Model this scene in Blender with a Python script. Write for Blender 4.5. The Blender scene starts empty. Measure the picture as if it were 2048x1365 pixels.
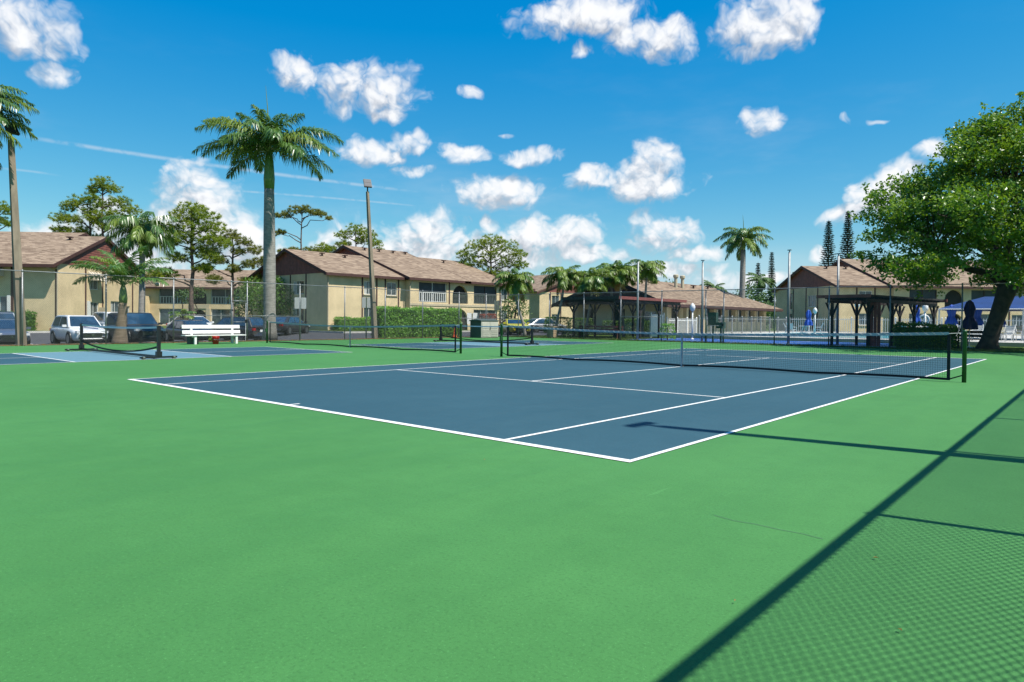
import bpy, math, random
from mathutils import Vector, Matrix
random.seed(7)
R = math.radians
scene = bpy.context.scene
COL = scene.collection

# ------------------------------------------------------------------ camera
cam_d = bpy.data.cameras.new('camera'); cam = bpy.data.objects.new('camera', cam_d); COL.objects.link(cam)
cam_d.lens = 24.0; cam_d.sensor_width = 36.0; cam_d.shift_y = -0.01249
cam_d.clip_start = 0.05; cam_d.clip_end = 3000
cr = Vector((0.75517, 0.65547, 0.008885)); cu = Vector((-0.014576, 0.003239, 0.999889)); cf = Vector((-0.655367, 0.755215, -0.012))
cam.matrix_world = Matrix(((cr.x, cu.x, -cf.x, 8.704), (cr.y, cu.y, -cf.y, -16.993), (cr.z, cu.z, -cf.z, 1.224), (0, 0, 0, 1)))
scene.camera = cam

# ------------------------------------------------------------------ sun, sky, exposure
SUN_EL, SUN_AZ = R(59.5), R(8.5)          # azimuth counted from +X towards +Y
sd = bpy.data.lights.new('sun', 'SUN'); sd.energy = 5.0; sd.angle = R(0.53); sd.color = (1.0, 0.955, 0.88)
sun = bpy.data.objects.new('sun', sd); COL.objects.link(sun)
sun.rotation_euler = Vector((math.cos(SUN_EL) * math.cos(SUN_AZ), math.cos(SUN_EL) * math.sin(SUN_AZ), math.sin(SUN_EL))).to_track_quat('Z', 'Y').to_euler()
scene.view_settings.view_transform = 'Standard'; scene.view_settings.look = 'None'
scene.view_settings.exposure = 0.74; scene.view_settings.gamma = 1.0
scene.view_settings.use_curve_mapping = False
scene.render.engine = 'CYCLES'
scene.cycles.max_bounces = 6; scene.cycles.transparent_max_bounces = 8
scene.cycles.use_denoising = True

# cloud banks: azimuth, elevation, half width, half height (radians), weight
CLOUDS = [(-1.3297,.3281,.0511,.0345,1),(-1.3124,.2829,.0249,.0177,.9),(-1.0176,.3235,.0412,.0262,1),(-.922,.3192,.0698,.0352,1),(-.8972,.2863,.0317,.0145,.8),(-.9249,.2368,.0558,.0229,.85),(-.8635,.25,.0321,.0176,.8),(-.8575,.2114,.0429,.0124,.5),(-.7811,.3163,.0203,.0098,.75),(-.7819,.2344,.0378,.0172,.95),(-.6907,.2349,.0496,.0138,.9),(-.7304,.1844,.0642,.0282,1),(-1.1489,.177,.0253,.0243,1.6),(-1.1439,.1354,.0471,.0378,1.7),(-1.1038,.1082,.0532,.0367,1.6),(-1.1795,.1135,.038,.0354,1.3),(-.6128,.4143,.1077,.0272,.95),(-.5164,.3873,.0616,.0274,1),(-.3651,.3926,.0642,.0361,1.15),(-.386,.3642,.0313,.012,.8),(-.3634,.2726,.0289,.0203,.95),(-.5281,.1969,.062,.0276,1.2),(-.5887,.2003,.0503,.0194,1.1),(-.5109,.2284,.0336,.0284,1.2),(-.4993,.1287,.0544,.0267,1.1),(-.9553,.1044,.0483,.0365,1.3),(-.8352,.1078,.0576,.0394,1.3),(-.8923,.0886,.0919,.0271,1.3),(-.7552,.0984,.0511,.0289,1.1),(-.6676,.1172,.0946,.0302,1.0),(-.7259,.0915,.0875,.0203,1.1),(-.4541,.0971,.0491,.0126,.9),(-.4813,.0735,.0761,.0141,.8),(-.2226,.1609,.0426,.0282,1.1),(-.257,.1423,.0306,.0154,.95),(-.2007,.1931,.0233,.0196,1.0),(-.1684,.2137,.0224,.0167,.9),(-1.3098,.101,.0477,.018,.85),(-1.2307,.0987,.0443,.0264,.95),(-1.2025,.0736,.0571,.0257,1),(-.2923,.0971,.0122,.0145,.9),(-.7446,.1381,.0131,.0172,.95),(-.2633,.2565,.01,.0061,.6),(-.2268,.2596,.0114,.0054,.6),(-.7275,.2667,.0131,.0061,.6),(-1.2526,.1269,.0324,.0154,.6),(-1.0428,.0804,.0393,.0275,1.1),(-.602,.092,.0577,.0158,1.0),(-.3801,.0585,.0847,.0151,.7),(-.4677,.3668,.0206,.0123,.5),(-.6159,.3744,.0216,.0113,.8)]
_r = random.Random(3)
for k in range(14):      # the same scattered cumulus goes on round the rest of the sky
    a = _r.uniform(0.1, 4.7); e = _r.choice([.09, .12, .2, .3, .42]) * _r.uniform(.8, 1.1)
    w = _r.uniform(.04, .1)
    if a > math.pi: a -= 2 * math.pi
    CLOUDS.append((a, e, w / math.cos(e), w * _r.uniform(.35, .6), _r.uniform(.8, 1.2)))

class NT:
    def __init__(s, tree): s.t = tree
    def n(s, typ, **kw):
        x = s.t.nodes.new(typ)
        for k, v in kw.items(): setattr(x, k, v)
        return x
    def link(s, a, b): s.t.links.new(a, b)
    def put(s, sock, v):
        if hasattr(v, 'is_output'): s.t.links.new(v, sock)
        else: sock.default_value = v
    def math(s, op, a, b=None, clamp=False):
        x = s.n('ShaderNodeMath', operation=op, use_clamp=clamp); s.put(x.inputs[0], a)
        if b is not None: s.put(x.inputs[1], b)
        return x.outputs[0]
    def vmath(s, op, a, b=None):
        x = s.n('ShaderNodeVectorMath', operation=op); s.put(x.inputs[0], a)
        if b is not None: s.put(x.inputs[1], b)
        return x.outputs['Value'] if op in ('DOT_PRODUCT', 'LENGTH') else x.outputs[0]
    def ramp(s, v, lo, hi, smooth=True):
        x = s.n('ShaderNodeMapRange', interpolation_type='SMOOTHSTEP' if smooth else 'LINEAR')
        s.put(x.inputs[0], v); x.inputs[1].default_value = lo; x.inputs[2].default_value = hi
        return x.outputs[0]
    def noise(s, vec, scale, detail=4, rough=.55, dist=0, out='Fac'):
        x = s.n('ShaderNodeTexNoise'); s.put(x.inputs['Vector'], vec)
        x.inputs['Scale'].default_value = scale; x.inputs['Detail'].default_value = detail
        x.inputs['Roughness'].default_value = rough; x.inputs['Distortion'].default_value = dist
        return x.outputs[0] if out == 'Fac' else x.outputs[1]
    def mix(s, fac, a, b, blend='MIX'):
        x = s.n('ShaderNodeMix', data_type='RGBA', blend_type=blend); s.put(x.inputs[0], fac)
        s.put(x.inputs[6], a); s.put(x.inputs[7], b)
        return x.outputs[2]
    def sep(s, v): return s.n_sep(v)
    def n_sep(s, v):
        x = s.n('ShaderNodeSeparateXYZ'); s.put(x.inputs[0], v); return x.outputs
    def comb(s, a, b, c=0.0):
        x = s.n('ShaderNodeCombineXYZ'); s.put(x.inputs[0], a); s.put(x.inputs[1], b); s.put(x.inputs[2], c); return x.outputs[0]

def make_world():
    w = bpy.data.worlds.new('World'); scene.world = w; w.use_nodes = True
    t = w.node_tree; t.nodes.clear(); N = NT(t)
    def cloud_group(clouds):
        g = bpy.data.node_groups.new('cloud_field', 'ShaderNodeTree')
        g.interface.new_socket('P', in_out='INPUT', socket_type='NodeSocketVector')
        g.interface.new_socket('F', in_out='OUTPUT', socket_type='NodeSocketFloat')
        M = NT(g); gi = M.n('NodeGroupInput'); go = M.n('NodeGroupOutput'); P = gi.outputs[0]
        wn = M.vmath('SUBTRACT', M.noise(P, 11, 3, .6, 0, 'Color'), (.5, .5, .5))
        x = M.n('ShaderNodeVectorMath', operation='SCALE'); M.put(x.inputs[0], wn); x.inputs['Scale'].default_value = .055
        PW = M.vmath('ADD', P, x.outputs[0])
        cur = None
        for (a, e, ra, re, wgt) in clouds:
            k = 1.0 * math.sqrt(max(wgt, 1.0)); sx, sy = 1 / (ra * k), 1 / (re * k)
            x = M.n('ShaderNodeVectorMath', operation='MULTIPLY_ADD'); M.put(x.inputs[0], PW)
            x.inputs[1].default_value = (sx, sy, 0); x.inputs[2].default_value = (-a * sx, -e * sy, math.sqrt(max(0.0, 1 - wgt)))
            f = M.vmath('DOT_PRODUCT', x.outputs[0], x.outputs[0])
            cur = f if cur is None else M.math('MINIMUM', cur, f)
        cur = M.math('MULTIPLY', M.math('SUBTRACT', cur, 1.0), 1.1)
        fb = M.noise(PW, 20, 4, .6)
        bil = None                                  # rounded puffs with creases between them
        for sc_, k in ((30, .62), (66, .32), (140, .13)):
            q = M.math('MULTIPLY', M.math('ABSOLUTE', M.math('SUBTRACT', M.noise(PW, sc_, 1, .5), .5)), 4.0 * k)
            bil = q if bil is None else M.math('ADD', bil, q)
        f = M.math('SUBTRACT', 0.0, M.math('MAXIMUM', M.math('MINIMUM', cur, 1.5), -.9))
        f = M.math('ADD', f, M.math('MULTIPLY', M.math('SUBTRACT', fb, .50), 2.6))
        f = M.math('ADD', f, M.math('SUBTRACT', bil, .36))
        M.link(f, go.inputs[0]); return g
    tc = N.n('ShaderNodeTexCoord')
    nrm = N.vmath('NORMALIZE', tc.outputs['Generated'])
    X, Y, Z = N.n_sep(nrm)[:3]
    az = N.math('ARCTAN2', X, Y); el = N.math('ARCSINE', Z)
    sky = N.n('ShaderNodeTexSky', sky_type='NISHITA', sun_disc=False)
    sky.sun_elevation = SUN_EL; sky.sun_rotation = R(90) - SUN_AZ
    sky.air_density = 1.0; sky.dust_density = 0.35; sky.ozone_density = 2.2
    hs = N.n('ShaderNodeHueSaturation'); hs.inputs['Hue'].default_value = .480; hs.inputs['Saturation'].default_value = 1.28; hs.inputs['Value'].default_value = 1.5
    N.link(sky.outputs[0], hs.inputs['Color'])
    # a single blue-cast wash over the whole sky keeps the low haze from going yellow
    b0 = N.mix(1.0, hs.outputs[0], (.62, .95, 1.12, 1), 'MULTIPLY')
    base = N.vmath('MAXIMUM', N.vmath('ADD', N.vmath('MULTIPLY', b0, (1.2, .76, .295)), (-.68, .40, 4.75)), (.01, .01, .01))
    base = N.mix(N.ramp(el, .13, -.03), base, (4.9, 7.1, 8.5, 1))
    def plain():
        bg = N.n('ShaderNodeBackground'); N.link(base, bg.inputs[0]); bg.inputs[1].default_value = .06; return bg.outputs[0]
    def cloudy(clouds, streaks):
        g = cloud_group(clouds)
        def field(da, de):
            n = N.n('ShaderNodeGroup'); n.node_tree = g
            N.link(N.comb(N.math('ADD', az, da), N.math('ADD', el, de)), n.inputs[0]); return n.outputs[0]
        f0 = field(0, 0); f1 = field(.010, .022)
        dens = N.math('MULTIPLY', N.ramp(f0, -.38, 1.15), N.ramp(el, -.005, .05))
        lit = N.ramp(N.math('SUBTRACT', f0, f1), -.85, .85)
        core = N.ramp(f0, .2, 2.2)
        shade = N.math('ADD', N.math('MULTIPLY', lit, .40), N.math('ADD', N.math('MULTIPLY', core, .10), .54))
        streak = 0.0
        for (a0, e0, a1, e1, wd, op) in streaks:
            dx, dy = a1 - a0, e1 - e0; L = math.hypot(dx, dy)
            px_ = N.math('SUBTRACT', az, a0); py_ = N.math('SUBTRACT', el, e0)
            al = N.math('ADD', N.math('MULTIPLY', px_, dx / L / L), N.math('MULTIPLY', py_, dy / L / L))
            bow = N.math('MULTIPLY', N.math('MULTIPLY', al, N.math('SUBTRACT', 1.0, al)), .012)
            pr = N.math('ABSOLUTE', N.math('SUBTRACT', N.math('ADD', N.math('MULTIPLY', px_, -dy / L), N.math('MULTIPLY', py_, dx / L)), bow))
            m = N.math('MULTIPLY', N.ramp(pr, wd, 0.0), N.math('MULTIPLY', N.ramp(al, -.02, .1), N.ramp(al, 1.05, .75)))
            m = N.math('MULTIPLY', m, N.ramp(N.noise(N.comb(az, el), 60, 3), .25, .6))
            streak = N.math('MAXIMUM', N.math('MULTIPLY', m, op), streak)
        veil = N.math('MULTIPLY', N.ramp(N.noise(N.comb(N.math('MULTIPLY', az, .5), N.math('MULTIPLY', el, 1.6)), 6, 5, .6), .48, .8), N.math('MULTIPLY', N.ramp(el, .42, .12), .20))
        skyc = N.mix(N.math('MAXIMUM', streak, veil), base, (8.2, 8.6, 9.0, 1))
        cc = N.vmath('MULTIPLY', N.comb(shade, shade, shade), (10.2, 10.3, 10.5))
        cc = N.mix(1.0, cc, N.mix(lit, (.92, .97, 1.06, 1), (1, 1, 1, 1)), 'MULTIPLY')
        col = N.mix(N.math('MULTIPLY', dens, .97), skyc, cc)
        bg = N.n('ShaderNodeBackground'); N.link(col, bg.inputs[0]); bg.inputs[1].default_value = .06; return bg.outputs[0]
    STREAKS = [(-1.3393,.2099,-.8285,.1804,.0038,.36),(-1.1196,.1698,-.8356,.1612,.0024,.28),(-1.40,.166,-1.2998,.1692,.0022,.22)]
    edges = [-3.2, -2.2, -1.45, -1.12, -.86, -.64, -.42, -.06, 1.0, 2.1, 3.2]
    low = N.math('MULTIPLY', N.math('GREATER_THAN', el, -.004), N.math('LESS_THAN', el, .60))
    sh = plain()
    for a0, a1 in zip(edges, edges[1:]):       # sector by sector, so that each direction looks up only the clouds near it
        cs = [c for c in CLOUDS if a0 - c[2] * 2 - .05 < c[0] < a1 + c[2] * 2 + .05]
        if not cs: continue
        inb = N.math('MULTIPLY', low, N.math('MULTIPLY', N.math('GREATER_THAN', az, a0), N.math('LESS_THAN', az, a1)))
        ms = N.n('ShaderNodeMixShader'); N.link(inb, ms.inputs[0]); N.link(sh, ms.inputs[1]); N.link(cloudy(cs, [q for q in STREAKS if q[2] > a0 and q[0] < a1]), ms.inputs[2]); sh = ms.outputs[0]
    out = N.n('ShaderNodeOutputWorld'); N.link(sh, out.inputs[0])
    w.cycles.sampling_method = 'MANUAL'; w.cycles.sample_map_resolution = 512
make_world()

# ------------------------------------------------------------------ materials
K = .66
def alb(c):
    """true reflectance at this exposure"""
    k = K if max(c[:3]) < .70 else .76
    return tuple(x * k for x in c[:3])
def mat(name, col, rough=.7, var=.12, scale=3.0, bump=0.0, bscale=40.0, metal=0.0, col2=None, spec=.5, coat=0.0, trans=0.0, thr=(.35, .65), stretch=None, objrand=0.0):
    m = bpy.data.materials.new(name); m.use_nodes = True; t = m.node_tree; N = NT(t); col = alb(col); col2 = alb(col2) if col2 else None
    b = t.nodes['Principled BSDF']; tc = N.n('ShaderNodeTexCoord'); vec = tc.outputs['Object']
    if stretch:
        mp = N.n('ShaderNodeMapping'); mp.inputs['Scale'].default_value = stretch; N.link(vec, mp.inputs[0]); vec = mp.outputs[0]
    c = (*col, 1)
    if var or col2:
        f = N.ramp(N.noise(vec, scale, 6, .6), *thr)
        d = (*col2, 1) if col2 else tuple(x * (1 - var) for x in col) + (1,)
        e = c if col2 else tuple(min(1, x * (1 + var)) for x in col) + (1,)
        cs = N.mix(f, d, e)
        if objrand:
            oi = N.n('ShaderNodeObjectInfo')
            hs = N.n('ShaderNodeHueSaturation'); N.link(cs, hs.inputs['Color'])
            N.link(N.math('ADD', N.math('MULTIPLY', oi.outputs['Random'], 2 * objrand), 1 - objrand), hs.inputs['Value']); cs = hs.outputs[0]
        N.link(cs, b.inputs['Base Color'])
    else: b.inputs['Base Color'].default_value = c
    b.inputs['Roughness'].default_value = rough; b.inputs['Metallic'].default_value = metal
    b.inputs['Specular IOR Level'].default_value = spec; b.inputs['Coat Weight'].default_value = coat
    if coat: b.inputs['Coat Roughness'].default_value = .05
    if bump:
        bp = N.n('ShaderNodeBump'); bp.inputs['Strength'].default_value = bump; bp.inputs['Distance'].default_value = .02
        N.link(N.noise(vec, bscale, 4, .6), bp.inputs['Height']); N.link(bp.outputs[0], b.inputs['Normal'])
    return m

def leafmat(name, c1, c2, scale=1.2, rough=.45, transl=.35, spec=.4):
    m = bpy.data.materials.new(name); m.use_nodes = True; t = m.node_tree; N = NT(t); c1, c2 = tuple(x * .84 for x in c1), tuple(x * .84 for x in c2)
    b = t.nodes['Principled BSDF']; geo = N.n('ShaderNodeNewGeometry'); tc = N.n('ShaderNodeTexCoord')
    f = N.ramp(N.noise(tc.outputs['Object'], scale, 3), .35, .65)
    rnd = geo.outputs['Random Per Island']
    f = N.math('ADD', N.math('MULTIPLY', f, .45), N.math('MULTIPLY', rnd, .55))
    c = N.mix(f, (*c1, 1), (*c2, 1)); N.link(c, b.inputs['Base Color'])
    b.inputs['Roughness'].default_value = rough; b.inputs['Specular IOR Level'].default_value = spec
    tr = N.n('ShaderNodeBsdfTranslucent')
    N.link(N.mix(1.0, c, (1.15, 1.1, .45, 1), 'MULTIPLY'), tr.inputs[0])
    ms = N.n('ShaderNodeMixShader'); ms.inputs[0].default_value = transl
    N.link(b.outputs[0], ms.inputs[1]); N.link(tr.outputs[0], ms.inputs[2]); N.link(ms.outputs[0], t.nodes['Material Output'].inputs[0])
    return m

def court_mat(name, col, col2):
    """acrylic court paint: sand grain, broad roller streaks, faint stains"""
    col, col2 = alb(col), alb(col2); m = bpy.data.materials.new(name); m.use_nodes = True; t = m.node_tree; N = NT(t); b = t.nodes['Principled BSDF']
    tc = N.n('ShaderNodeTexCoord'); V = tc.outputs['Object']
    mp = N.n('ShaderNodeMapping'); mp.inputs['Scale'].default_value = (1.6, .16, 1); mp.inputs['Rotation'].default_value = (0, 0, R(38)); N.link(V, mp.inputs[0])
    big = N.noise(V, .22, 4, .55); streak = N.noise(mp.outputs[0], 1.6, 5, .65); grain = N.noise(V, 260, 2, .7); mid = N.noise(V, 6, 5, .7)
    f = N.math('ADD', N.math('MULTIPLY', big, .5), N.math('ADD', N.math('MULTIPLY', streak, .2), N.math('MULTIPLY', N.noise(V, 1.3, 6, .7), .3)))
    c = N.mix(N.ramp(f, .38, .64), (*col, 1), (*col2, 1))
    c = N.mix(N.math('MULTIPLY', N.ramp(mid, .35, .75), .22), c, tuple(x * .74 for x in col) + (1,))
    stain = N.math('MULTIPLY', N.ramp(N.noise(V, .9, 5, .65), .54, .66), N.ramp(N.noise(V, .13, 2), .42, .6)); c = N.mix(N.math('MULTIPLY', stain, .20), c, tuple(x * .62 for x in col) + (1,))
    c = N.mix(N.math('MULTIPLY', N.ramp(grain, .35, .75), .28), c, tuple(x * .62 for x in col) + (1,))
    g2 = N.noise(V, 55, 4, .75); c = N.mix(N.math('MULTIPLY', N.ramp(g2, .48, .66), .60), c, tuple(x * .66 for x in col) + (1,))
    c = N.mix(N.math('MULTIPLY', N.ramp(N.noise(V, 70, 3, .75), .56, .70), .45), c, tuple(min(1, x * 1.45 + .01) for x in col2) + (1,))
    scuff = N.math('MULTIPLY', N.ramp(N.noise(mp.outputs[0], 7, 3, .6), .66, .74), N.ramp(N.noise(V, .5, 2), .5, .62)); c = N.mix(N.math('MULTIPLY', scuff, .22), c, tuple(min(1, x * 1.6 + .02) for x in col2) + (1,))
    spots = N.ramp(N.noise(V, 3.1, 2, .4), .74, .78)
    c = N.mix(N.math('MULTIPLY', spots, .12), c, (.02, .05, .03, 1))
    N.link(c, b.inputs['Base Color']); b.inputs['Specular IOR Level'].default_value = .28
    N.put(b.inputs['Roughness'], N.math('ADD', .62, N.math('MULTIPLY', streak, .25)))
    bp = N.n('ShaderNodeBump'); bp.inputs['Strength'].default_value = .35; bp.inputs['Distance'].default_value = .003
    N.link(N.noise(V, 320, 3, .7), bp.inputs['Height']); N.link(bp.outputs[0], b.inputs['Normal'])
    return m

def shingle_mat(name, c1, c2):
    c1, c2 = alb(c1), alb(c2); m = bpy.data.materials.new(name); m.use_nodes = True; t = m.node_tree; N = NT(t); b = t.nodes['Principled BSDF']
    tc = N.n('ShaderNodeTexCoord'); V = tc.outputs['Object']; s = N.n_sep(V)
    row = N.math('FLOOR', N.math('MULTIPLY', s[2], 16.0))
    wv = N.n('ShaderNodeTexWhiteNoise', noise_dimensions='2D')
    colx = N.math('FLOOR', N.math('ADD', N.math('MULTIPLY', N.math('ADD', s[0], s[1]), 2.3), N.math('MULTIPLY', row, .37)))
    N.link(N.comb(colx, row), wv.inputs['Vector'])
    big = N.noise(V, .5, 4, .6); fine = N.noise(V, 9, 3, .7)
    f = N.math('ADD', N.math('MULTIPLY', wv.outputs[0], .6), N.math('ADD', N.math('MULTIPLY', big, .25), N.math('MULTIPLY', fine, .25)))
    N.link(N.mix(N.ramp(f, .2, .9, False), (*c1, 1), (*c2, 1)), b.inputs['Base Color']); b.inputs['Roughness'].default_value = .92
    b.inputs['Specular IOR Level'].default_value = .2
    bp = N.n('ShaderNodeBump'); bp.inputs['Strength'].default_value = .6; bp.inputs['Distance'].default_value = .03
    N.link(N.math('FRACT', N.math('MULTIPLY', s[2], -16.0)), bp.inputs['Height']); N.link(bp.outputs[0], b.inputs['Normal'])
    return m

def glassmat(name, col, rough=.05):
    m = bpy.data.materials.new(name); m.use_nodes = True; b = m.node_tree.nodes['Principled BSDF']; N = NT(m.node_tree)
    tc = N.n('ShaderNodeTexCoord')
    N.link(N.mix(N.ramp(N.noise(tc.outputs['Object'], 1.3, 2), .4, .6), (*col, 1), tuple(x * 1.7 for x in col) + (1,)), b.inputs['Base Color'])
    b.inputs['Roughness'].default_value = rough; b.inputs['Specular IOR Level'].default_value = .8
    return m

M = {}
M['court'] = court_mat('green_court_paint', (.061, .236, .056), (.080, .284, .072))
M['blue'] = court_mat('blue_court_paint', (.027, .095, .128), (.037, .115, .152))
M['lblue'] = court_mat('light_blue_court_paint', (.135, .275, .34), (.155, .305, .375))
M['line'] = mat('white_line_paint', (.80, .80, .77), .7, 0, 14, .1, 200, col2=(.60, .62, .60), thr=(.28, .5))
M['asphalt'] = mat('asphalt', (.075, .077, .085), .92, 0, 2.2, .3, 120, col2=(.052, .053, .058))
M['grass'] = mat('grass_ground', (.085, .15, .025), .95, 0, .6, .8, 60, col2=(.11, .17, .035), spec=.1)
M['mulch'] = mat('leaf_litter', (.16, .085, .045), .95, 0, 9, 1, 60, col2=(.07, .06, .03))
M['concrete'] = mat('concrete', (.46, .44, .40), .85, .14, 2, .3, 60)
M['kerb'] = mat('kerb_concrete', (.62, .60, .55), .85, .1, 2, .2, 60)
M['deck'] = mat('pool_deck', (.62, .60, .55), .8, .06, 1.5)
M['shuffle'] = mat('blue_shuffleboard_paint', (.035, .12, .42), .5, .15, 1.2)
M['stucco'] = mat('cream_stucco', (.735, .58, .35), .88, .09, .7, .35, 70, spec=.2)
M['stucco2'] = mat('pale_stucco', (.62, .53, .37), .9, .05, .7, .35, 70, spec=.2)
M['trim'] = mat('brown_trim', (.085, .033, .025), .7, .15, 3)
M['siding'] = mat('red_brown_siding', (.25, .085, .062), .7, .18, 2.5, .2, 30)
M['soffit'] = mat('dark_soffit', (.10, .05, .04), .8, .1, 2)
M['shingle'] = shingle_mat('tan_shingle', (.17, .115, .078), (.425, .318, .222))
M['pane'] = glassmat('window_glass', (.035, .05, .055))
M['curtain'] = mat('pale_curtain', (.55, .56, .52), .9, .1, 5)
M['frame'] = mat('white_window_frame', (.78, .78, .74), .5, .03, 3)
M['screen'] = mat('insect_screen', (.045, .055, .065), .6, .2, 1.5)
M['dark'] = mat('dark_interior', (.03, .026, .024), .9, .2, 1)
M['steel'] = mat('galvanised_steel', (.34, .355, .36), .5, .15, 5, metal=.6)
M['wire'] = mat('galvanised_wire', (.19, .21, .20), .7, .1, 5, metal=.1, spec=.2)
M['polesteel'] = mat('painted_steel_pole', (.36, .38, .38), .5, .12, 3, metal=.3)
M['polecon'] = mat('weathered_concrete_pole', (.36, .29, .21), .9, 0, 3, .5, 30, col2=(.23, .185, .13), stretch=(1, 1, .25))
M['lamp'] = mat('dark_lamp_housing', (.03, .03, .032), .5, .1, 4)
M['led'] = mat('led_lens', (.07, .075, .085), .6, .05, 20)
M['black'] = mat('black_powder_coat', (.012, .013, .016), .4, .1, 4)
M['netblk'] = mat('black_net_twine', (.013, .014, .016), .8, .1, 4)
M['tape'] = mat('grey_white_net_tape', (.50, .53, .55), .8, .12, 6)
M['tapelt'] = mat('white_net_tape', (.74, .75, .74), .8, .08, 6)
M['lace'] = mat('net_lacing_cord', (.78, .77, .70), .8, .05, 6)
M['greenpost'] = mat('green_painted_post', (.015, .095, .022), .45, .2, 5)
M['greenbox'] = mat('dark_green_cabinet', (.035, .085, .06), .5, .12, 3)
M['white'] = mat('white_vinyl', (.80, .80, .78), .45, .04, 4)
M['whitewood'] = mat('white_painted_wood', (.82, .81, .77), .6, .05, 4, .1, 30)
M['red'] = mat('red_plastic', (.62, .02, .015), .35, .08, 5)
M['cone'] = mat('orange_cone_plastic', (.62, .10, .025), .55, .15, 5)
M['beige'] = mat('beige_plastic', (.60, .57, .49), .55, .05, 3)
M['greyplastic'] = mat('grey_green_plastic', (.085, .115, .10), .55, .08, 3)
M['darkwood'] = mat('dark_brown_timber', (.028, .018, .014), .75, .2, 3)
M['redwood'] = mat('red_brown_timber', (.36, .10, .075), .75, .18, 3, .2, 30)
M['redroof'] = mat('red_brown_fascia', (.27, .075, .055), .6, .1, 3)
M['greyroof'] = mat('grey_roof_panel', (.26, .30, .29), .6, .1, 3)
M['canvas'] = mat('blue_canvas', (.008, .045, .19), .6, .15, 1.0)
M['umbblue'] = mat('umbrella_blue', (.015, .10, .55), .6, .15, 3)
M['umbnavy'] = mat('umbrella_navy', (.012, .018, .12), .7, .15, 3)
M['globe'] = mat('white_lamp_globe', (.84, .84, .81), .3, .02, 3)
M['bark'] = mat('bark', (.115, .085, .062), .95, 0, 4, 1, 18, col2=(.05, .038, .03))
M['pinebark'] = mat('pine_bark', (.20, .135, .105), .95, 0, 5, 1, 12, col2=(.09, .065, .055))
M['palmtrunk'] = mat('grey_palm_trunk', (.40, .37, .33), .9, 0, 4, .5, 14, col2=(.27, .25, .22), stretch=(.7, .7, 3))
M['palmtrunk2'] = mat('brown_palm_trunk', (.30, .22, .15), .9, 0, 4, .6, 14, col2=(.19, .14, .09), stretch=(.7, .7, 4))
M['shaft'] = mat('green_crownshaft', (.10, .22, .03), .4, 0, 2.5, .15, 10, col2=(.17, .27, .05))
M['rachis'] = mat('frond_stem', (.20, .27, .06), .5, .1, 3)
M['seed'] = mat('yellow_seed_cluster', (.42, .36, .10), .8, .25, 8)
M['brownfrond'] = leafmat('dry_frond', (.30, .17, .05), (.42, .25, .08), 2, .7)
M['palm'] = leafmat('palm_leaf', (.045, .13, .025), (.13, .24, .05), 1.2, .33, .3, .6)
M['palm2'] = leafmat('yellow_green_palm_leaf', (.09, .19, .028), (.25, .33, .06), 1.2, .4, .35)
M['leaf'] = leafmat('broad_leaf', (.045, .155, .016), (.25, .385, .04), .8, .34, .42, .5)
M['leaf2'] = leafmat('shrub_leaf', (0.053, 0.150, 0.021), (0.150, 0.285, 0.042), 1.5, .45, .35)
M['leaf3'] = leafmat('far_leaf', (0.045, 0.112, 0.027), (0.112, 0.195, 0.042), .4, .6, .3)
M['hedge'] = leafmat('hedge_leaf', (.11, .30, .035), (.29, .52, .085), 1.4, .4, .4)
M['needle'] = leafmat('pine_needle', (.14, .25, .022), (.36, .42, .05), .5, .6, .5)
M['needle2'] = leafmat('olive_pine_needle', (.15, .19, .035), (.30, .31, .08), .5, .6, .5)
M['norfolk'] = leafmat('norfolk_needle', (.010, .030, .016), (.030, .055, .026), .5, .7, .15)
M['grassblade'] = leafmat('grass_blade', (.07, .13, .02), (.15, .21, .04), 1, .6, .3)
M['croton'] = leafmat('red_croton_leaf', (.18, .035, .03), (.35, .10, .06), 2, .5)
M['flower'] = mat('orange_flower', (.75, .13, .03), .6, .1, 8)
M['awning'] = mat('cream_awning', (.70, .62, .48), .8, .05, 3)
M['tyre'] = mat('tyre_rubber', (.014, .014, .015), .85, .15, 6)
M['rim'] = mat('alloy_rim', (.42, .43, .45), .3, .08, 5, metal=.9)
M['chrome'] = mat('chrome', (.62, .63, .65), .15, .03, 5, metal=1.0)
M['carglass'] = glassmat('car_glass', (.012, .030, .055), .03)
M['lens'] = mat('clear_lens', (.65, .67, .70), .12, .05, 10)
M['taillens'] = mat('red_tail_lens', (.40, .012, .015), .15, .05, 10)
M['grille'] = mat('black_grille', (.012, .012, .014), .4, .2, 12)
M['plate'] = mat('white_plate', (.72, .73, .70), .5, .05, 10)
M['sign'] = mat('aluminium_sign', (.50, .52, .52), .45, .06, 5, metal=.3)
M['signpost'] = mat('green_sign_post', (.04, .085, .055), .6, .1, 5)
M['block'] = mat('tan_block', (.52, .38, .23), .9, .12, 3, .4, 40)
M['glasswin'] = M['pane']
def water_mat():
    m = mat('pool_water', (.05, .42, .55), .15, .15, .8, .25, 3, spec=.3); return m
M['water'] = water_mat()
def paint(name, col, metal=.0, rough=.3): return mat(name, col, rough, .02, 2, metal=metal, coat=.45)

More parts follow.
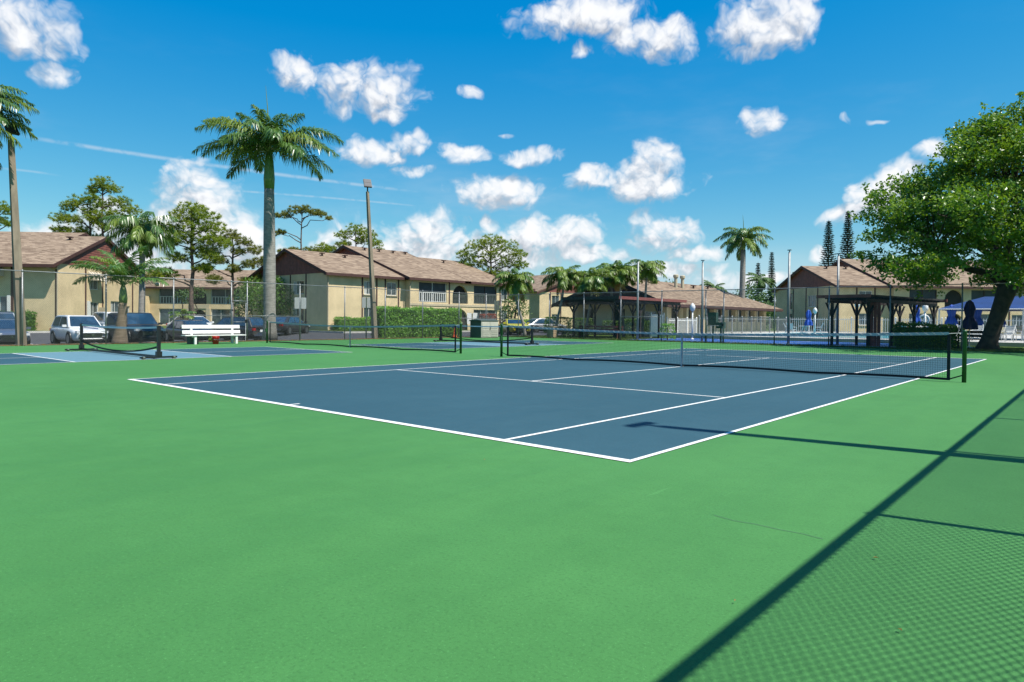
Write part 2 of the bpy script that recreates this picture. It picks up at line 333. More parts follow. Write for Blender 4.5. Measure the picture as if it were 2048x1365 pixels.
# ------------------------------------------------------------------ mesh helpers
class MB:
    def __init__(s): s.v = []; s.f = []; s.mi = []; s.cur = 0
    def add(s, vs, fs):
        o = len(s.v); s.v += [tuple(p) for p in vs]
        for f in fs: s.f.append(tuple(i + o for i in f)); s.mi.append(s.cur)
        return s
    def box(s, c, d, rz=0.0, ry=0.0, rx=0.0):
        hx, hy, hz = d[0] / 2, d[1] / 2, d[2] / 2
        vs = [Vector((x, y, z)) for x in (-hx, hx) for y in (-hy, hy) for z in (-hz, hz)]
        if rz or ry or rx:
            m = Matrix.Rotation(rz, 3, 'Z') @ Matrix.Rotation(ry, 3, 'Y') @ Matrix.Rotation(rx, 3, 'X'); vs = [m @ v for v in vs]
        c = Vector(c)
        return s.add([v + c for v in vs], [(0, 1, 3, 2), (4, 6, 7, 5), (0, 4, 5, 1), (2, 3, 7, 6), (0, 2, 6, 4), (1, 5, 7, 3)])
    def b2(s, x0, x1, y0, y1, z0, z1): return s.box(((x0 + x1) / 2, (y0 + y1) / 2, (z0 + z1) / 2), (x1 - x0, y1 - y0, z1 - z0))
    def tube(s, pts, rads, n=8, cap=True, up=None):
        pts = [Vector(p) for p in pts]
        if not hasattr(rads, '__len__'): rads = [rads] * len(pts)
        vs = []; fs = []; prev = None
        for i, p in enumerate(pts):
            t = (pts[min(i + 1, len(pts) - 1)] - pts[max(i - 1, 0)])
            if t.length < 1e-9: t = Vector((0, 0, 1))
            t.normalize()
            ref = prev if prev is not None else (Vector((1, 0, 0)) if abs(t.x) < .9 else Vector((0, 1, 0)))
            a = (ref - t * ref.dot(t)); a.normalize(); b = t.cross(a); prev = a
            for k in range(n):
                an = 2 * math.pi * (k + .5) / n
                vs.append(p + (a * math.cos(an) + b * math.sin(an)) * rads[i])
        for i in range(len(pts) - 1):
            for k in range(n):
                fs.append((i * n + k, i * n + (k + 1) % n, (i + 1) * n + (k + 1) % n, (i + 1) * n + k))
        if cap: fs.append(tuple(range(n))[::-1]); fs.append(tuple((len(pts) - 1) * n + k for k in range(n)))
        return s.add(vs, fs)
    def lathe(s, prof, n=12, c=(0, 0, 0)):
        vs = []; fs = []
        for r_, z in prof:
            for k in range(n):
                a = 2 * math.pi * k / n; vs.append((c[0] + r_ * math.cos(a), c[1] + r_ * math.sin(a), c[2] + z))
        for i in range(len(prof) - 1):
            for k in range(n): fs.append((i * n + k, i * n + (k + 1) % n, (i + 1) * n + (k + 1) % n, (i + 1) * n + k))
        fs.append(tuple(range(n))[::-1]); fs.append(tuple((len(prof) - 1) * n + k for k in range(n)))
        return s.add(vs, fs)
    def prism(s, poly, d):          # polygon (list of 3D points) pushed along d
        n = len(poly); d = Vector(d); vs = [Vector(p) for p in poly] + [Vector(p) + d for p in poly]
        return s.add(vs, [tuple(range(n))[::-1], tuple(range(n, 2 * n))] + [(i, (i + 1) % n, n + (i + 1) % n, n + i) for i in range(n)])
    def mesh(s, name, mats, smooth=False):
        me = bpy.data.meshes.new(name); me.from_pydata(s.v, [], s.f)
        for m in (mats if isinstance(mats, (list, tuple)) else [mats]): me.materials.append(M[m] if isinstance(m, str) else m)
        if any(s.mi): me.polygons.foreach_set('material_index', s.mi)
        if smooth: me.polygons.foreach_set('use_smooth', [True] * len(me.polygons))
        me.update(); return me
    def obj(s, name, mats, parent=None, smooth=False, loc=(0, 0, 0), rz=0.0): return link(name, s.mesh(name, mats, smooth), parent, loc, rz)

def link(name, me, parent=None, loc=(0, 0, 0), rz=0.0, rot=None, sc=None):
    o = bpy.data.objects.new(name, me); COL.objects.link(o); o.location = loc
    o.rotation_euler = rot if rot else (0, 0, rz)
    if sc: o.scale = sc
    if parent: o.parent = parent
    return o
def tag(o, label=None, cat=None, group=None, kind=None):
    if label: o['label'] = label
    if cat: o['category'] = cat
    if group: o['group'] = group
    if kind: o['kind'] = kind
    return o
def thing(name, label, cat, loc=(0, 0, 0), rz=0.0, group=None):
    o = link(name, None, None, loc, rz); o.empty_display_size = .2
    return tag(o, label, cat, group)
def struct(o, label=None): o['kind'] = 'structure'; return tag(o, label)
def stuff(o): o['kind'] = 'stuff'; return o
def copy_tree(o, parent=None):
    c = o.copy(); COL.objects.link(c); c.parent = parent
    for ch in list(o.children): copy_tree(ch, c)
    return c
def sheet(name, mats, x0, x1, y0, y1, z, n=1):
    b = MB()
    b.add([(x0, y0, z), (x1, y0, z), (x1, y1, z), (x0, y1, z)], [(0, 1, 2, 3)])
    return b.obj(name, mats)

# ------------------------------------------------------------------ ground, courts, car park, pool deck
def grid_sheet(name, m, x0, x1, y0, y1, z):
    return struct(sheet(name, m, x0, x1, y0, y1, z))
grid_sheet('ground', 'grass', -900, 900, -700, 1500, -.45)
def gz(x, y=-20.0):
    """the car park lies lower than the courts and rises again towards its far kerb and the drive"""
    px = [(-49.2, -.012), (-41.0, -.40), (-32.6, -.40), (-25.55, -.02), (-24.4, -.012)]
    z = -.012
    for (a, za), (c, zc) in zip(px, px[1:]):
        if a <= x <= c: z = za + (zc - za) * (x - a) / (c - a)
    t = min(1, max(0, (y - 6.0) / 8.0)); t = t * t * (3 - 2 * t)
    return z + (-.012 - z) * t
def graded(name, m, xs, ys, dz=0.0):
    b = MB(); n = len(ys); b.v = [(x, y, gz(x, y) + dz) for x in xs for y in ys]
    b.f = [(i * n + j, (i + 1) * n + j, (i + 1) * n + j + 1, i * n + j + 1) for i in range(len(xs) - 1) for j in range(n - 1)]; b.mi = [0] * len(b.f)
    return struct(b.obj(name, m))
YS = [-60, -30, -10, 0, 2, 4, 6, 7, 8, 9, 10, 11, 12, 13, 14, 17.0]
graded('car_park', 'asphalt', [-49.2, -45, -41, -37, -32.6, -29, -25.55], YS)
graded('verge', 'grass', [-32.5, -29, -25.55], YS[:5], .006)
grid_sheet('car_park', 'asphalt', -39.5, -25.55, 17.0, 60, -.012)
grid_sheet('grass_field', 'grass', -25.55, 400, 20.0, 600, -.03); grid_sheet('grass_field', 'grass', 9.5, 400, -200, 20.0, -.03); grid_sheet('grass_field', 'grass', -25.5, 9.5, -200, -24, -.03); grid_sheet('grass_field', 'grass', -400, -39.6, 60, 600, -.03); grid_sheet('grass_field', 'grass', -400, -90, -200, 60, -.03); grid_sheet('grass_field', 'grass', -39.6, -25.55, 60, 600, -.03); grid_sheet('grass_field', 'grass', -90, -49.4, 17.1, 60, -.031)
grid_sheet('planting_strip', 'mulch', -25.55, -24.4, -40, 19.9, -.016)
grid_sheet('court_slab', 'court', -24.45, 9.55, -24, 20.0, 0)
def court(name, x0, x1, y0, y1, lines, kitchen=None):
    o = struct(sheet(name, 'blue', x0, x1, y0, y1, .0025))
    if kitchen:
        for (k0, k1) in kitchen: sheet('no_volley_zone', 'lblue', x0, x1, k0, k1, .0045).parent = o
    for (a0, a1, b0, b1) in lines: sheet('court_line', 'line', a0, a1, b0, b1, .0065).parent = o
    return o
w_, s_, c_, sv_, bl = 5.63, 4.09, .06, 6.407, 11.885
L = .055
court('tennis_court', -w_, w_, -bl, bl, [
    (-w_, w_, -bl, -bl + .1), (-w_, w_, bl - .1, bl), (-w_, -w_ + L, -bl + .1, bl - .1), (w_ - L, w_, -bl + .1, bl - .1),
    (-s_ - L, -s_, -bl + .1, bl - .1), (s_, s_ + L, -bl + .1, bl - .1), (-s_, s_, -sv_ - L, -sv_), (-s_, s_, sv_, sv_ + L),
    (c_ - L / 2, c_ + L / 2, -sv_, sv_), (c_ - L / 2, c_ + L / 2, -bl + .1, -bl + .25), (c_ - L / 2, c_ + L / 2, bl - .25, bl - .1)])
for yc in (-8.75, 8.75):
    x0, x1 = -18.0, -11.9; y0, y1 = yc - 6.7, yc + 6.7; k = 2.13; xm = (x0 + x1) / 2
    court('pickleball_court', x0, x1, y0, y1, [
        (x0, x1, y0, y0 + L), (x0, x1, y1 - L, y1), (x0, x0 + L, y0 + L, y1 - L), (x1 - L, x1, y0 + L, y1 - L),
        (x0 + L, x1 - L, yc - k - L, yc - k), (x0 + L, x1 - L, yc + k, yc + k + L), (xm - L / 2, xm + L / 2, y0 + L, yc - k - L), (xm - L / 2, xm + L / 2, yc + k + L, y1 - L)],
        [(yc - k, yc + k)])
# hairline crack in the green paint
b = MB(); p = [(6.86, -12.90), (7.0, -12.93), (7.12, -12.91), (7.27, -12.92), (7.4, -12.91), (7.52, -12.93)]
for (xa, ya), (xb, yb) in zip(p, p[1:]):
    d = Vector((xb - xa, yb - ya)).normalized() * .0022; b.add([(xa - d.y, ya + d.x, .002), (xa + d.y, ya - d.x, .002), (xb + d.y, yb - d.x, .002), (xb - d.y, yb + d.x, .002)], [(0, 1, 2, 3)])
struct(b.obj('crack', 'greyplastic'))
# kerbs
b = MB(); b.b2(-49.45, -49.2, -60, 17, -.03, .13); b.b2(-49.2, -39.5, 17.0, 17.2, -.03, .128); b.b2(-39.7, -39.5, 17.2, 60, -.03, .13)
struct(b.obj('kerb', 'kerb'))
b = MB(); b.b2(-90, -49.45, -60, 17.2, -.03, .08); struct(b.obj('lawn', 'grass'))
b = MB(); b.b2(-70, -39.7, 17.2, 60, -.03, .079); struct(b.obj('lawn', 'grass'))
# pool side
grid_sheet('shuffleboard_court', 'shuffle', -15.5, 2.2, 21.5, 29.8, -.008)
for x in (-14.5, -11.6, -8.7, -5.8, -2.9, 0): struct(sheet('court_line', 'line', x, x + .05, 21.9, 29.5, -.003))
b = MB(); b.b2(-19.0, 30, 30.5, 62, -.03, .20); struct(b.obj('pool_deck', 'deck'))
b = MB(); b.b2(-14.5, -1.5, 33.0, 54, .2, .204); struct(b.obj('pool_water', 'water'))
b = MB()
for a in ((-14.8, -1.2, 32.7, 33.0), (-14.8, -1.2, 54.0, 54.3), (-14.8, -14.5, 33.0, 54.0), (-1.5, -1.2, 33.0, 54.0)): b.b2(*a, .2, .24)
struct(b.obj('pool_coping', 'white'))

# grass blades along the strips that show
def blades(name, rects, dens, h=.12, m='grassblade', seed=1, z=-.03):
    rg = random.Random(seed); b = MB()
    for (x0, x1, y0, y1) in rects:
        for _ in range(int((x1 - x0) * (y1 - y0) * dens)):
            x, y = rg.uniform(x0, x1), rg.uniform(y0, y1); a = rg.uniform(0, 6.28); hh = h * rg.uniform(.4, 1.2); w = .012 + h * .08
            dx, dy = math.cos(a) * w, math.sin(a) * w; lx, ly = rg.uniform(-.4, .4) * hh, rg.uniform(-.4, .4) * hh
            b.add([(x - dx, y - dy, z), (x + dx, y + dy, z), (x + lx, y + ly, z + hh)], [(0, 1, 2)])
    return stuff(b.obj(name, m))
tag(blades('grass', [(-16, 9.2, 20.25, 21.6), (-24.6, -16, 20.3, 23.5), (-24.6, -15.6, 23.5, 27), (2.3, 9.2, 21.6, 26)], 210, .11), 'short yellow-green grass growing behind the back fence', 'grass')
tag(blades('grass', [(-49, -40, 17.3, 27)], 60, .16, seed=4, z=.07), 'lawn in front of the middle apartment building', 'grass')
def litter():
    rg = random.Random(5); b = MB()
    for _ in range(2600):
        x, y = rg.uniform(-25.5, -24.2), rg.uniform(-12, 19.8)
        if x > -24.5 and rg.random() < .7: continue
        a = rg.uniform(0, 6.28); l = rg.uniform(.03, .08); w = l * .4; z = .006 + rg.random() * .02
        ca, sa = math.cos(a), math.sin(a)
        b.add([(x - ca * l, y - sa * l, z), (x + sa * w, y - ca * w, z + .015), (x + ca * l, y + sa * l, z), (x - sa * w, y + ca * w, z + .01)], [(0, 1, 2, 3)])
    return stuff(b.obj('fallen_leaves', 'brownfrond'))
tag(litter(), 'dry brown leaves along the foot of the left fence', 'leaves')
def specks():
    rg = random.Random(15); b = MB()
    for _ in range(46):
        x, y = rg.uniform(-20, 8.5), rg.uniform(-14.5, 18); a = rg.uniform(0, 6.28); l = rg.uniform(.006, .016); ca, sa = math.cos(a) * l, math.sin(a) * l
        b.add([(x - ca, y - sa, .013), (x + sa * .5, y - ca * .5, .02), (x + ca, y + sa, .014), (x - sa * .5, y + ca * .5, .018)], [(0, 1, 2, 3)])
    return stuff(b.obj('leaf_bits', 'brownfrond'))
tag(specks(), 'tiny dry leaf bits scattered on the court', 'leaves')

# ------------------------------------------------------------------ chain-link fences
def chain_mesh(Lx, z0, z1, t=.0016, cell=.075):
    """two families of diagonal wires in the local XZ plane"""
    b = MB(); H = z1 - z0
    for fam in (1, -1):
        off = 0.0015 * fam; k = -H
        while k < Lx:
            a0, a1 = k, k + H                      # x at bottom, x at top (for fam=1)
            za, zb = z0, z1
            s0, s1 = max(a0, 0), min(a1, Lx)
            if s1 - s0 > .02:
                zz0 = z0 + (s0 - a0); zz1 = z0 + (s1 - a0)
                if fam == -1: zz0, zz1 = z0 + z1 - zz0, z0 + z1 - zz1
                q = t * 1.0
                b.add([(s0, off - q, zz0 - q * fam), (s0, off + q, zz0 - q * fam), (s0, off, zz0 + q * fam * 1.3), (s1, off - q, zz1 - q * fam), (s1, off + q, zz1 - q * fam), (s1, off, zz1 + q * fam * 1.3)],
                      [(0, 1, 4, 3), (1, 2, 5, 4), (2, 0, 3, 5)])
            k += cell
    return b
POST = MB(); POST.tube([(0, 0, -.03), (0, 0, 3.04)], .032, 10); POST.lathe([(.04, 0), (.042, .04), (.03, .075), (.004, .095)], 10, (0, 0, 3.02)); POST = POST.mesh('post', 'steel', True)
def fence_run(label, P0, P1, posts, rails=(), gate=None, t=.0018, rail=.0215):
    P0, P1 = Vector((*P0, 0)), Vector((*P1, 0)); d = P1 - P0; Lx = d.length; rz = math.atan2(d.y, d.x)
    T = thing('chain_link_fence', label, 'fence', P0, rz)
    for x in posts: link('post', POST, T, (x, 0, 0))
    b = MB(); b.tube([(0, 0, 3.05), (Lx, 0, 3.05)], rail, 8); b.obj('top_rail', 'steel', T, True)
    for (a, c, z) in rails: b = MB(); b.tube([(a, 0, z), (c, 0, z)], .02, 8); b.obj('mid_rail', 'steel', T, True)
    stretches = [(0, Lx, .03, 3.07)]
    if gate: g0, g1, gh = gate; stretches = [(0, g0, .03, 3.07), (g0, g1, gh + .06, 3.07), (g1, Lx, .03, 3.07)]
    for (a, c, z0, z1) in stretches:
        if c - a > .1: stuff(chain_mesh(c - a, z0, z1, t).obj('wire_mesh', 'wire', T, loc=(a, -.03, 0)))
    b = MB(); b.tube([(0, -.03, .05), (Lx, -.03, .05)], .004, 5); b.obj('tension_wire', 'wire', T)
    if gate:
        b = MB(); b.tube([(g0, 0, gh + .05), (g1, 0, gh + .05)], .024, 8); b.obj('gate_header', 'steel', T, True)
    return T, rz
def gate_leaf(label, P0, rz, Wd, H=1.98):
    T = thing('chain_link_gate', label, 'gate', (*P0, 0), rz)
    b = MB(); b.tube([(.05, 0, .06), (.05, 0, H), (Wd - .05, 0, H), (Wd - .05, 0, .06), (.05, 0, .06)], .02, 8); b.obj('gate_frame', 'steel', T, True)
    b = MB(); b.tube([(.07, 0, 1.0), (Wd - .07, 0, 1.0)], .018, 8); b.obj('mid_rail', 'steel', T, True)
    stuff(chain_mesh(Wd - .1, .08, H).obj('wire_mesh', 'wire', T, loc=(.05, -.02, 0)))
    for z in (.35, 1.6): b = MB(); b.box((.0, 0, z), (.09, .06, .09)); b.obj('hinge', 'black', T)
    b = MB(); b.box((Wd - .03, 0, 1.05), (.12, .07, .16)); b.obj('latch', 'black', T)
    return T
XL, YB, XR = -24.65, 20.2, 9.38
y0 = -20.5
lp = [-17.6, -14.8, -11.9, -9.05, -5.96, -3.06, -.22, .62, 3.67, 6.6, 9.55, 12.6, 15.9, 18.6, 20.2]
fence_run('long galvanised chain-link fence along the parked cars', (XL, y0), (XL, YB), [y - y0 for y in lp], [(-3.06 - y0, -.22 - y0, 1.32), (.62 - y0, 3.67 - y0, 1.32), (15.9 - y0, YB - y0, 1.32), (15.9 - y0, YB - y0, .78)], (-.22 - y0, .62 - y0, 2.02))
gate_leaf('chain-link gate in the left fence behind the white bench', (XL, -.20), R(90), .80)
bp = [-22.98, -20.18, -17.3, -14.46, -11.57, -8.74, -7.65, -4.78, -2.0, .81, 3.76, 6.6, 9.38]
fence_run('chain-link fence across the far end before the pool', (XL, YB), (XR, YB), [x - XL for x in bp], [(0, -22.98 - XL, 1.32), (-14.46 - XL, -11.57 - XL, 1.5), (-7.65 - XL, -4.78 - XL, 1.5)], (-8.74 - XL, -7.65 - XL, 2.02))
gate_leaf('chain-link gate in the far fence with green boxes', (-8.72, YB), 0, 1.05)
rp = [-20.75, -17.8, -14.85, -11.9, -9.0, -5.87, -2.95, 0, 2.95, 5.9, 8.85, 11.8, 14.75, 17.6]
fence_run('chain-link fence beside the near court casting its mesh shadow', (XR, -21.0), (XR, YB), [y + 21.0 for y in rp], t=.003, rail=.033)

# ------------------------------------------------------------------ nets
def tennis_net(label, xc, yc, half, group, lacing=True, wall=.0034, cell=.045):
    T = thing('tennis_net', label, 'tennis net', (xc, yc, 0), 0, group)
    top = lambda x: .914 + (1.06 - .914) * (abs(x) / half) ** 1.6
    PR = .042
    for s in (-1, 1):
        b = MB(); b.lathe([(PR, -.02), (PR, 1.06), (PR * 1.05, 1.065), (PR * .9, 1.09), (.005, 1.10)], 14, (s * half, 0, 0)); o = b.obj('post', 'greenpost', T, True)
    b = MB(); b.box((-half + .05, -.07, .62), (.05, .1, .16)); b.obj('winch', 'greenpost', T)
    n0 = half - .28
    b = MB(); x = -n0
    bot = lambda x: .035 + .03 * abs(math.sin(x * .9))
    while x <= n0:
        b.add([(x - wall / 2, 0, bot(x)), (x + wall / 2, 0, bot(x)), (x + wall / 2, 0, top(x) - .04), (x - wall / 2, 0, top(x) - .04), (x, -wall / 2, bot(x)), (x, wall / 2, bot(x)), (x, wall / 2, top(x) - .04), (x, -wall / 2, top(x) - .04)], [(0, 1, 2, 3), (4, 5, 6, 7)])
        x += cell
    xs = [-n0 + (2 * n0) * i / 48 for i in range(49)]; rows = 20
    for r_ in range(rows + 1):
        q = r_ / rows
        for a, c in zip(xs, xs[1:]):
            za, zc = bot(a) + (top(a) - .04 - bot(a)) * q, bot(c) + (top(c) - .04 - bot(c)) * q
            b.add([(a, 0, za - wall / 2), (c, 0, zc - wall / 2), (c, 0, zc + wall / 2), (a, 0, za + wall / 2), (a, -wall / 2, za), (c, -wall / 2, zc), (c, wall / 2, zc), (a, wall / 2, za)], [(0, 1, 2, 3), (4, 5, 6, 7)])
    stuff(b.obj('net_mesh', 'netblk', T))
    b = MB()
    for a, c in zip(xs, xs[1:]):
        for yy in (-.009, .009):
            b.add([(a, yy, top(a) - .062), (c, yy, top(c) - .062), (c, yy, top(c)), (a, yy, top(a))], [(0, 1, 2, 3)])
        b.add([(a, -.009, top(a)), (c, -.009, top(c)), (c, .009, top(c)), (a, .009, top(a))], [(0, 1, 2, 3)])
    b.obj('headband', 'tape', T)
    if lacing:
        b = MB(); x = -n0 + .1; rg = random.Random(2)
        while x < n0:
            dx = rg.uniform(.05, .09); b.tube([(x, -.013, top(x) + .002), (x + dx, -.013, top(x) - .05)], .003, 4); x += rg.uniform(.14, .19)
        stuff(b.obj('lacing', 'lace', T))
    b = MB()
    for a, c in zip(xs, xs[1:]): b.add([(a, -.008, bot(a) - .025), (c, -.008, bot(c) - .025), (c, -.008, bot(c) + .025), (a, -.008, bot(a) + .025), (a, .008, bot(a) - .025), (c, .008, bot(c) - .025), (c, .008, bot(c) + .025), (a, .008, bot(a) + .025)], [(0, 1, 2, 3), (4, 5, 6, 7)])
    b.obj('bottom_band', 'netblk', T)
    for s in (-1, 1):
        b = MB(); b.b2(s * n0 - .03, s * n0 + .03, -.012, .012, .03, top(n0) - .05); b.obj('side_band', 'netblk', T)
        b = MB(); b.tube([(s * n0, 0, top(n0) - .03), (s * half, 0, 1.04)], .006, 5); b.obj('cable', 'lace', T)
        b = MB(); b.tube([(s * n0, 0, .05), (s * half, -.02, .16), (s * half, -.02, .30)], .014, 5); b.obj('tie', 'netblk', T)
    b = MB(); b.b2(-.025 + c_, .025 + c_, -.016, -.012, .0, .915); b.b2(-.025 + c_, .025 + c_, .012, .016, .0, .915); b.b2(-.025 + c_, .025 + c_, -.016, .016, .912, .918); b.obj('centre_strap', 'tape', T)
    return T
tennis_net('near tennis net with grey headband crossing the large blue court', 0, 0, 6.5, 'nets on the courts', True)
tennis_net('farther tennis net standing between the two small courts', -15.55, .4, 6.72, 'nets on the courts', False)
def portable_net(label, xc, yc):
    T = thing('portable_net', label, 'portable net', (xc, yc, 0), 0, 'nets on the courts'); h = 3.28
    top = lambda x: .87 + .05 * (x / h) ** 2; bot = lambda x: .13 + .23 * abs(x / h) ** 2.2
    for s in (-1, 1):
        b = MB(); b.b2(s * h - .045, s * h + .045, -.04, .04, .03, .97); b.obj('post', 'black', T)
        b = MB(); b.b2(s * h - .06, s * h + .06, -.5, .5, .03, .08); b.b2(s * h - .07, s * h + .07, -.07, .07, .08, .22)
        f = b.obj('foot', 'black', T)
        for yy in (-.42, .42):
            b = MB(); b.tube([(s * h - .075, yy, .045), (s * h + .075, yy, .045)], .04, 10); b.obj('wheel', 'greyplastic', f, True)
        b = MB(); b.b2(s * h - .05, s * h - .045, -.012, .012, .3, .93); b.obj('tension_strap', 'tapelt', T)
    b = MB(); b.b2(-h + .06, h - .06, -.035, .035, .035, .10); b.obj('base_bar', 'black', T)
    xs = [-h + .05 + (2 * h - .1) * i / 32 for i in range(33)]
    b = MB(); wl = .0036
    x = -h + .05
    while x < h - .05:
        b.add([(x - wl / 2, 0, bot(x)), (x + wl / 2, 0, bot(x)), (x + wl / 2, 0, top(x)), (x - wl / 2, 0, top(x))], [(0, 1, 2, 3)]); x += .05
    for r_ in range(15):
        for a, c in zip(xs, xs[1:]):
            q = r_ / 14; za, zc = bot(a) + (top(a) - bot(a)) * q, bot(c) + (top(c) - bot(c)) * q
            b.add([(a, 0, za - wl / 2), (c, 0, zc - wl / 2), (c, 0, zc + wl / 2), (a, 0, za + wl / 2)], [(0, 1, 2, 3)])
    stuff(b.obj('net_mesh', 'netblk', T))
    for nm, f, m, hh in (('headband', top, 'tapelt', .055), ('bottom_band', bot, 'netblk', .05)):
        b = MB()
        for a, c in zip(xs, xs[1:]):
            for yy in (-.008, .008): b.add([(a, yy, f(a) - hh / 2), (c, yy, f(c) - hh / 2), (c, yy, f(c) + hh / 2), (a, yy, f(a) + hh / 2)], [(0, 1, 2, 3)])
        b.obj(nm, m, T)
    b = MB(); rg = random.Random(8); xx = -h + .25     # blue lettering-like print strip at the left end of the band
    while xx < -h + 1.7:
        w = rg.uniform(.05, .10); b.add([(xx, -.0095, top(xx) - .10), (xx + w, -.0095, top(xx) - .10), (xx + w, -.0095, top(xx) - .045), (xx, -.0095, top(xx) - .045)], [(0, 1, 2, 3)]); xx += w + .03
    b.obj('printed_band', 'umbblue', T)
    return T
portable_net('portable black-framed net on the left small court by the white bench', -15.3, -8.75)
portable_net('portable black-framed net on the far small court near the storage locker', -15.9, 9.1)

# ------------------------------------------------------------------ light poles
def flood_pole(label, base, top, head_rz, w0=.15, w1=.10):
    T = thing('light_pole', label, 'light pole', (*base, 0), 0, 'court floodlight poles')
    dx, dy, h = top[0] - base[0], top[1] - base[1], top[2]
    b = MB(); b.tube([(0, 0, -.05), (dx * .5, dy * .5, h * .5), (dx, dy, h)], [w0 * 1.2, (w0 + w1) * .58, w1 * 1.1], 4); b.obj('pole', 'polecon', T)
    b = MB(); b.tube([(dx, dy, h), (dx, dy, h + .28)], .045, 8); b.obj('bracket', 'lamp', T)
    c = Vector((dx, dy, h + .5)); m = Matrix.Rotation(head_rz, 4, 'Z')
    b = MB(); b.box(c, (.1, .46, .62), head_rz, R(-35)); hd = b.obj('lamp_head', 'lamp', T)
    for q in (-.15, .15):
        v = Matrix.Rotation(head_rz, 3, 'Z') @ Matrix.Rotation(R(-35), 3, 'Y') @ Vector((.055, 0, q))
        b = MB(); b.box(c + v, (.012, .38, .25), head_rz, R(-35)); b.obj('led_panel', 'led', hd)
    return T
flood_pole('leaning grey floodlight pole beside the clipped hedge', (-25.25, 9.25), (-25.25, 8.62, 8.95), R(-25), .16, .09)
flood_pole('thick weathered light pole at the left edge before the palm fronds', (-24.98, -9.0), (-24.98, -9.36, 8.35), R(15), .19, .12)
flood_pole('floodlight pole beside the near court casting a long shadow', (9.85, -9.12), (9.85, -9.12, 8.55), R(175), .15, .10)
def steel_pole(label, x, y, h):
    T = thing('steel_pole', label, 'steel pole', (x, y, 0), 0, 'thin steel poles by the pool')
    b = MB(); b.tube([(0, 0, -.03), (0, 0, h)], [.075, .06], 10); b.obj('pole', 'polesteel', T, True)
    b = MB(); b.lathe([(.11, 0), (.11, .02), (.02, .03)], 10, (0, 0, 0)); b.obj('base_plate', 'polesteel', T)
    b = MB(); b.tube([(0, 0, h), (0, 0, h + .1)], .03, 8); b.box((0, 0, h + .12), (.2, .1, .05)); b.obj('cap', 'polesteel', T)
steel_pole('thin steel pole rising beside the red-brown pergola fascia', -14.3, 22.0, 5.1)
steel_pole('thin steel pole in front of the clubhouse roof', -9.9, 22.2, 4.85)
steel_pole('thin steel pole left of the right-hand apartment gable', -4.65, 22.0, 5.15)
steel_pole('thin steel pole in front of the right-hand apartment roof', -2.8, 24.6, 5.05)

# ------------------------------------------------------------------ buildings (local frame: x along the facade, y into the depth, z up; facade looks to -y)
def faceframe(face, u0, u1, v0, v1):
    """origin, direction along the face (left to right seen from outside), outward normal, length"""
    return {'F': (Vector((u0, v0, 0)), Vector((1, 0, 0)), Vector((0, -1, 0)), u1 - u0),
            'R': (Vector((u1, v0, 0)), Vector((0, 1, 0)), Vector((1, 0, 0)), v1 - v0),
            'L': (Vector((u0, v1, 0)), Vector((0, -1, 0)), Vector((-1, 0, 0)), v1 - v0),
            'B': (Vector((u1, v1, 0)), Vector((-1, 0, 0)), Vector((0, 1, 0)), u1 - u0)}[face]
def wall_face(b, fr, z0, z1, holes, depth=.22):
    o, d, n, Ln = fr
    us = sorted({0.0, Ln, *[h[0] for h in holes], *[h[1] for h in holes]}); zs = sorted({z0, z1, *[h[2] for h in holes], *[h[3] for h in holes]})
    P = lambda u, z, q=0.0: o + d * u + n * q + Vector((0, 0, z))
    for ua, ub in zip(us, us[1:]):
        for za, zb in zip(zs, zs[1:]):
            um, zm = (ua + ub) / 2, (za + zb) / 2
            if any(h[0] < um < h[1] and h[2] < zm < h[3] for h in holes): continue
            b.add([P(ua, za), P(ub, za), P(ub, zb), P(ua, zb)], [(0, 1, 2, 3)])
    for (a, c, e, f) in [h[:4] for h in holes]:
        q = -depth
        b.add([P(a, e), P(a, e, q), P(a, f, q), P(a, f)], [(0, 1, 2, 3)]); b.add([P(c, e), P(c, f), P(c, f, q), P(c, e, q)], [(0, 1, 2, 3)])
        b.add([P(a, e), P(c, e), P(c, e, q), P(a, e, q)], [(0, 1, 2, 3)]); b.add([P(a, f), P(a, f, q), P(c, f, q), P(c, f)], [(0, 1, 2, 3)])
def obox(b, fr, u0, u1, z0, z1, q0, q1):
    o, d, n, _ = fr; P = lambda u, z, q: o + d * u + n * q + Vector((0, 0, z))
    vs = [P(u, z, q) for u in (u0, u1) for z in (z0, z1) for q in (q0, q1)]
    b.add(vs, [(0, 1, 3, 2), (4, 6, 7, 5), (0, 4, 5, 1), (2, 3, 7, 6), (0, 2, 6, 4), (1, 5, 7, 3)])
def window(T, fr, a, c, e, f, q=-.10, curtain=0, nm='window', fm='frame', mull=1, panem='pane'):
    b = MB(); t = .06
    for (x0, x1, z0, z1) in ((a, c, e, e + t), (a, c, f - t, f), (a, a + t, e + t, f - t), (c - t, c, e + t, f - t)): obox(b, fr, x0, x1, z0, z1, q - .03, q + .03)
    W = b.obj(nm, fm, T)
    cols = mull + 1; st = (c - a - 2 * t) / cols
    for k in range(cols):
        x0, x1 = a + t + k * st, a + t + (k + 1) * st
        b = MB(); obox(b, fr, x0 + .02, x1 - .02, e + t, f - t, q - .02, q - .012); b.obj('pane', panem, W)
        if curtain and (k + curtain) % 2: b = MB(); obox(b, fr, x0 + .03, x0 + (x1 - x0) * .6, e + t, f - t, q - .012, q - .008); b.obj('curtain', 'curtain', W)
        if k: b = MB(); obox(b, fr, x0 - .022, x0 + .022, e + t, f - t, q - .025, q + .02); b.obj('mullion', fm, W)
    return W
def trim(T, fr, u, z0, z1, w=.14, m='trim', q=.05): b = MB(); obox(b, fr, u - w / 2, u + w / 2, z0, z1, .002, q); return b.obj('trim_board', m, T)
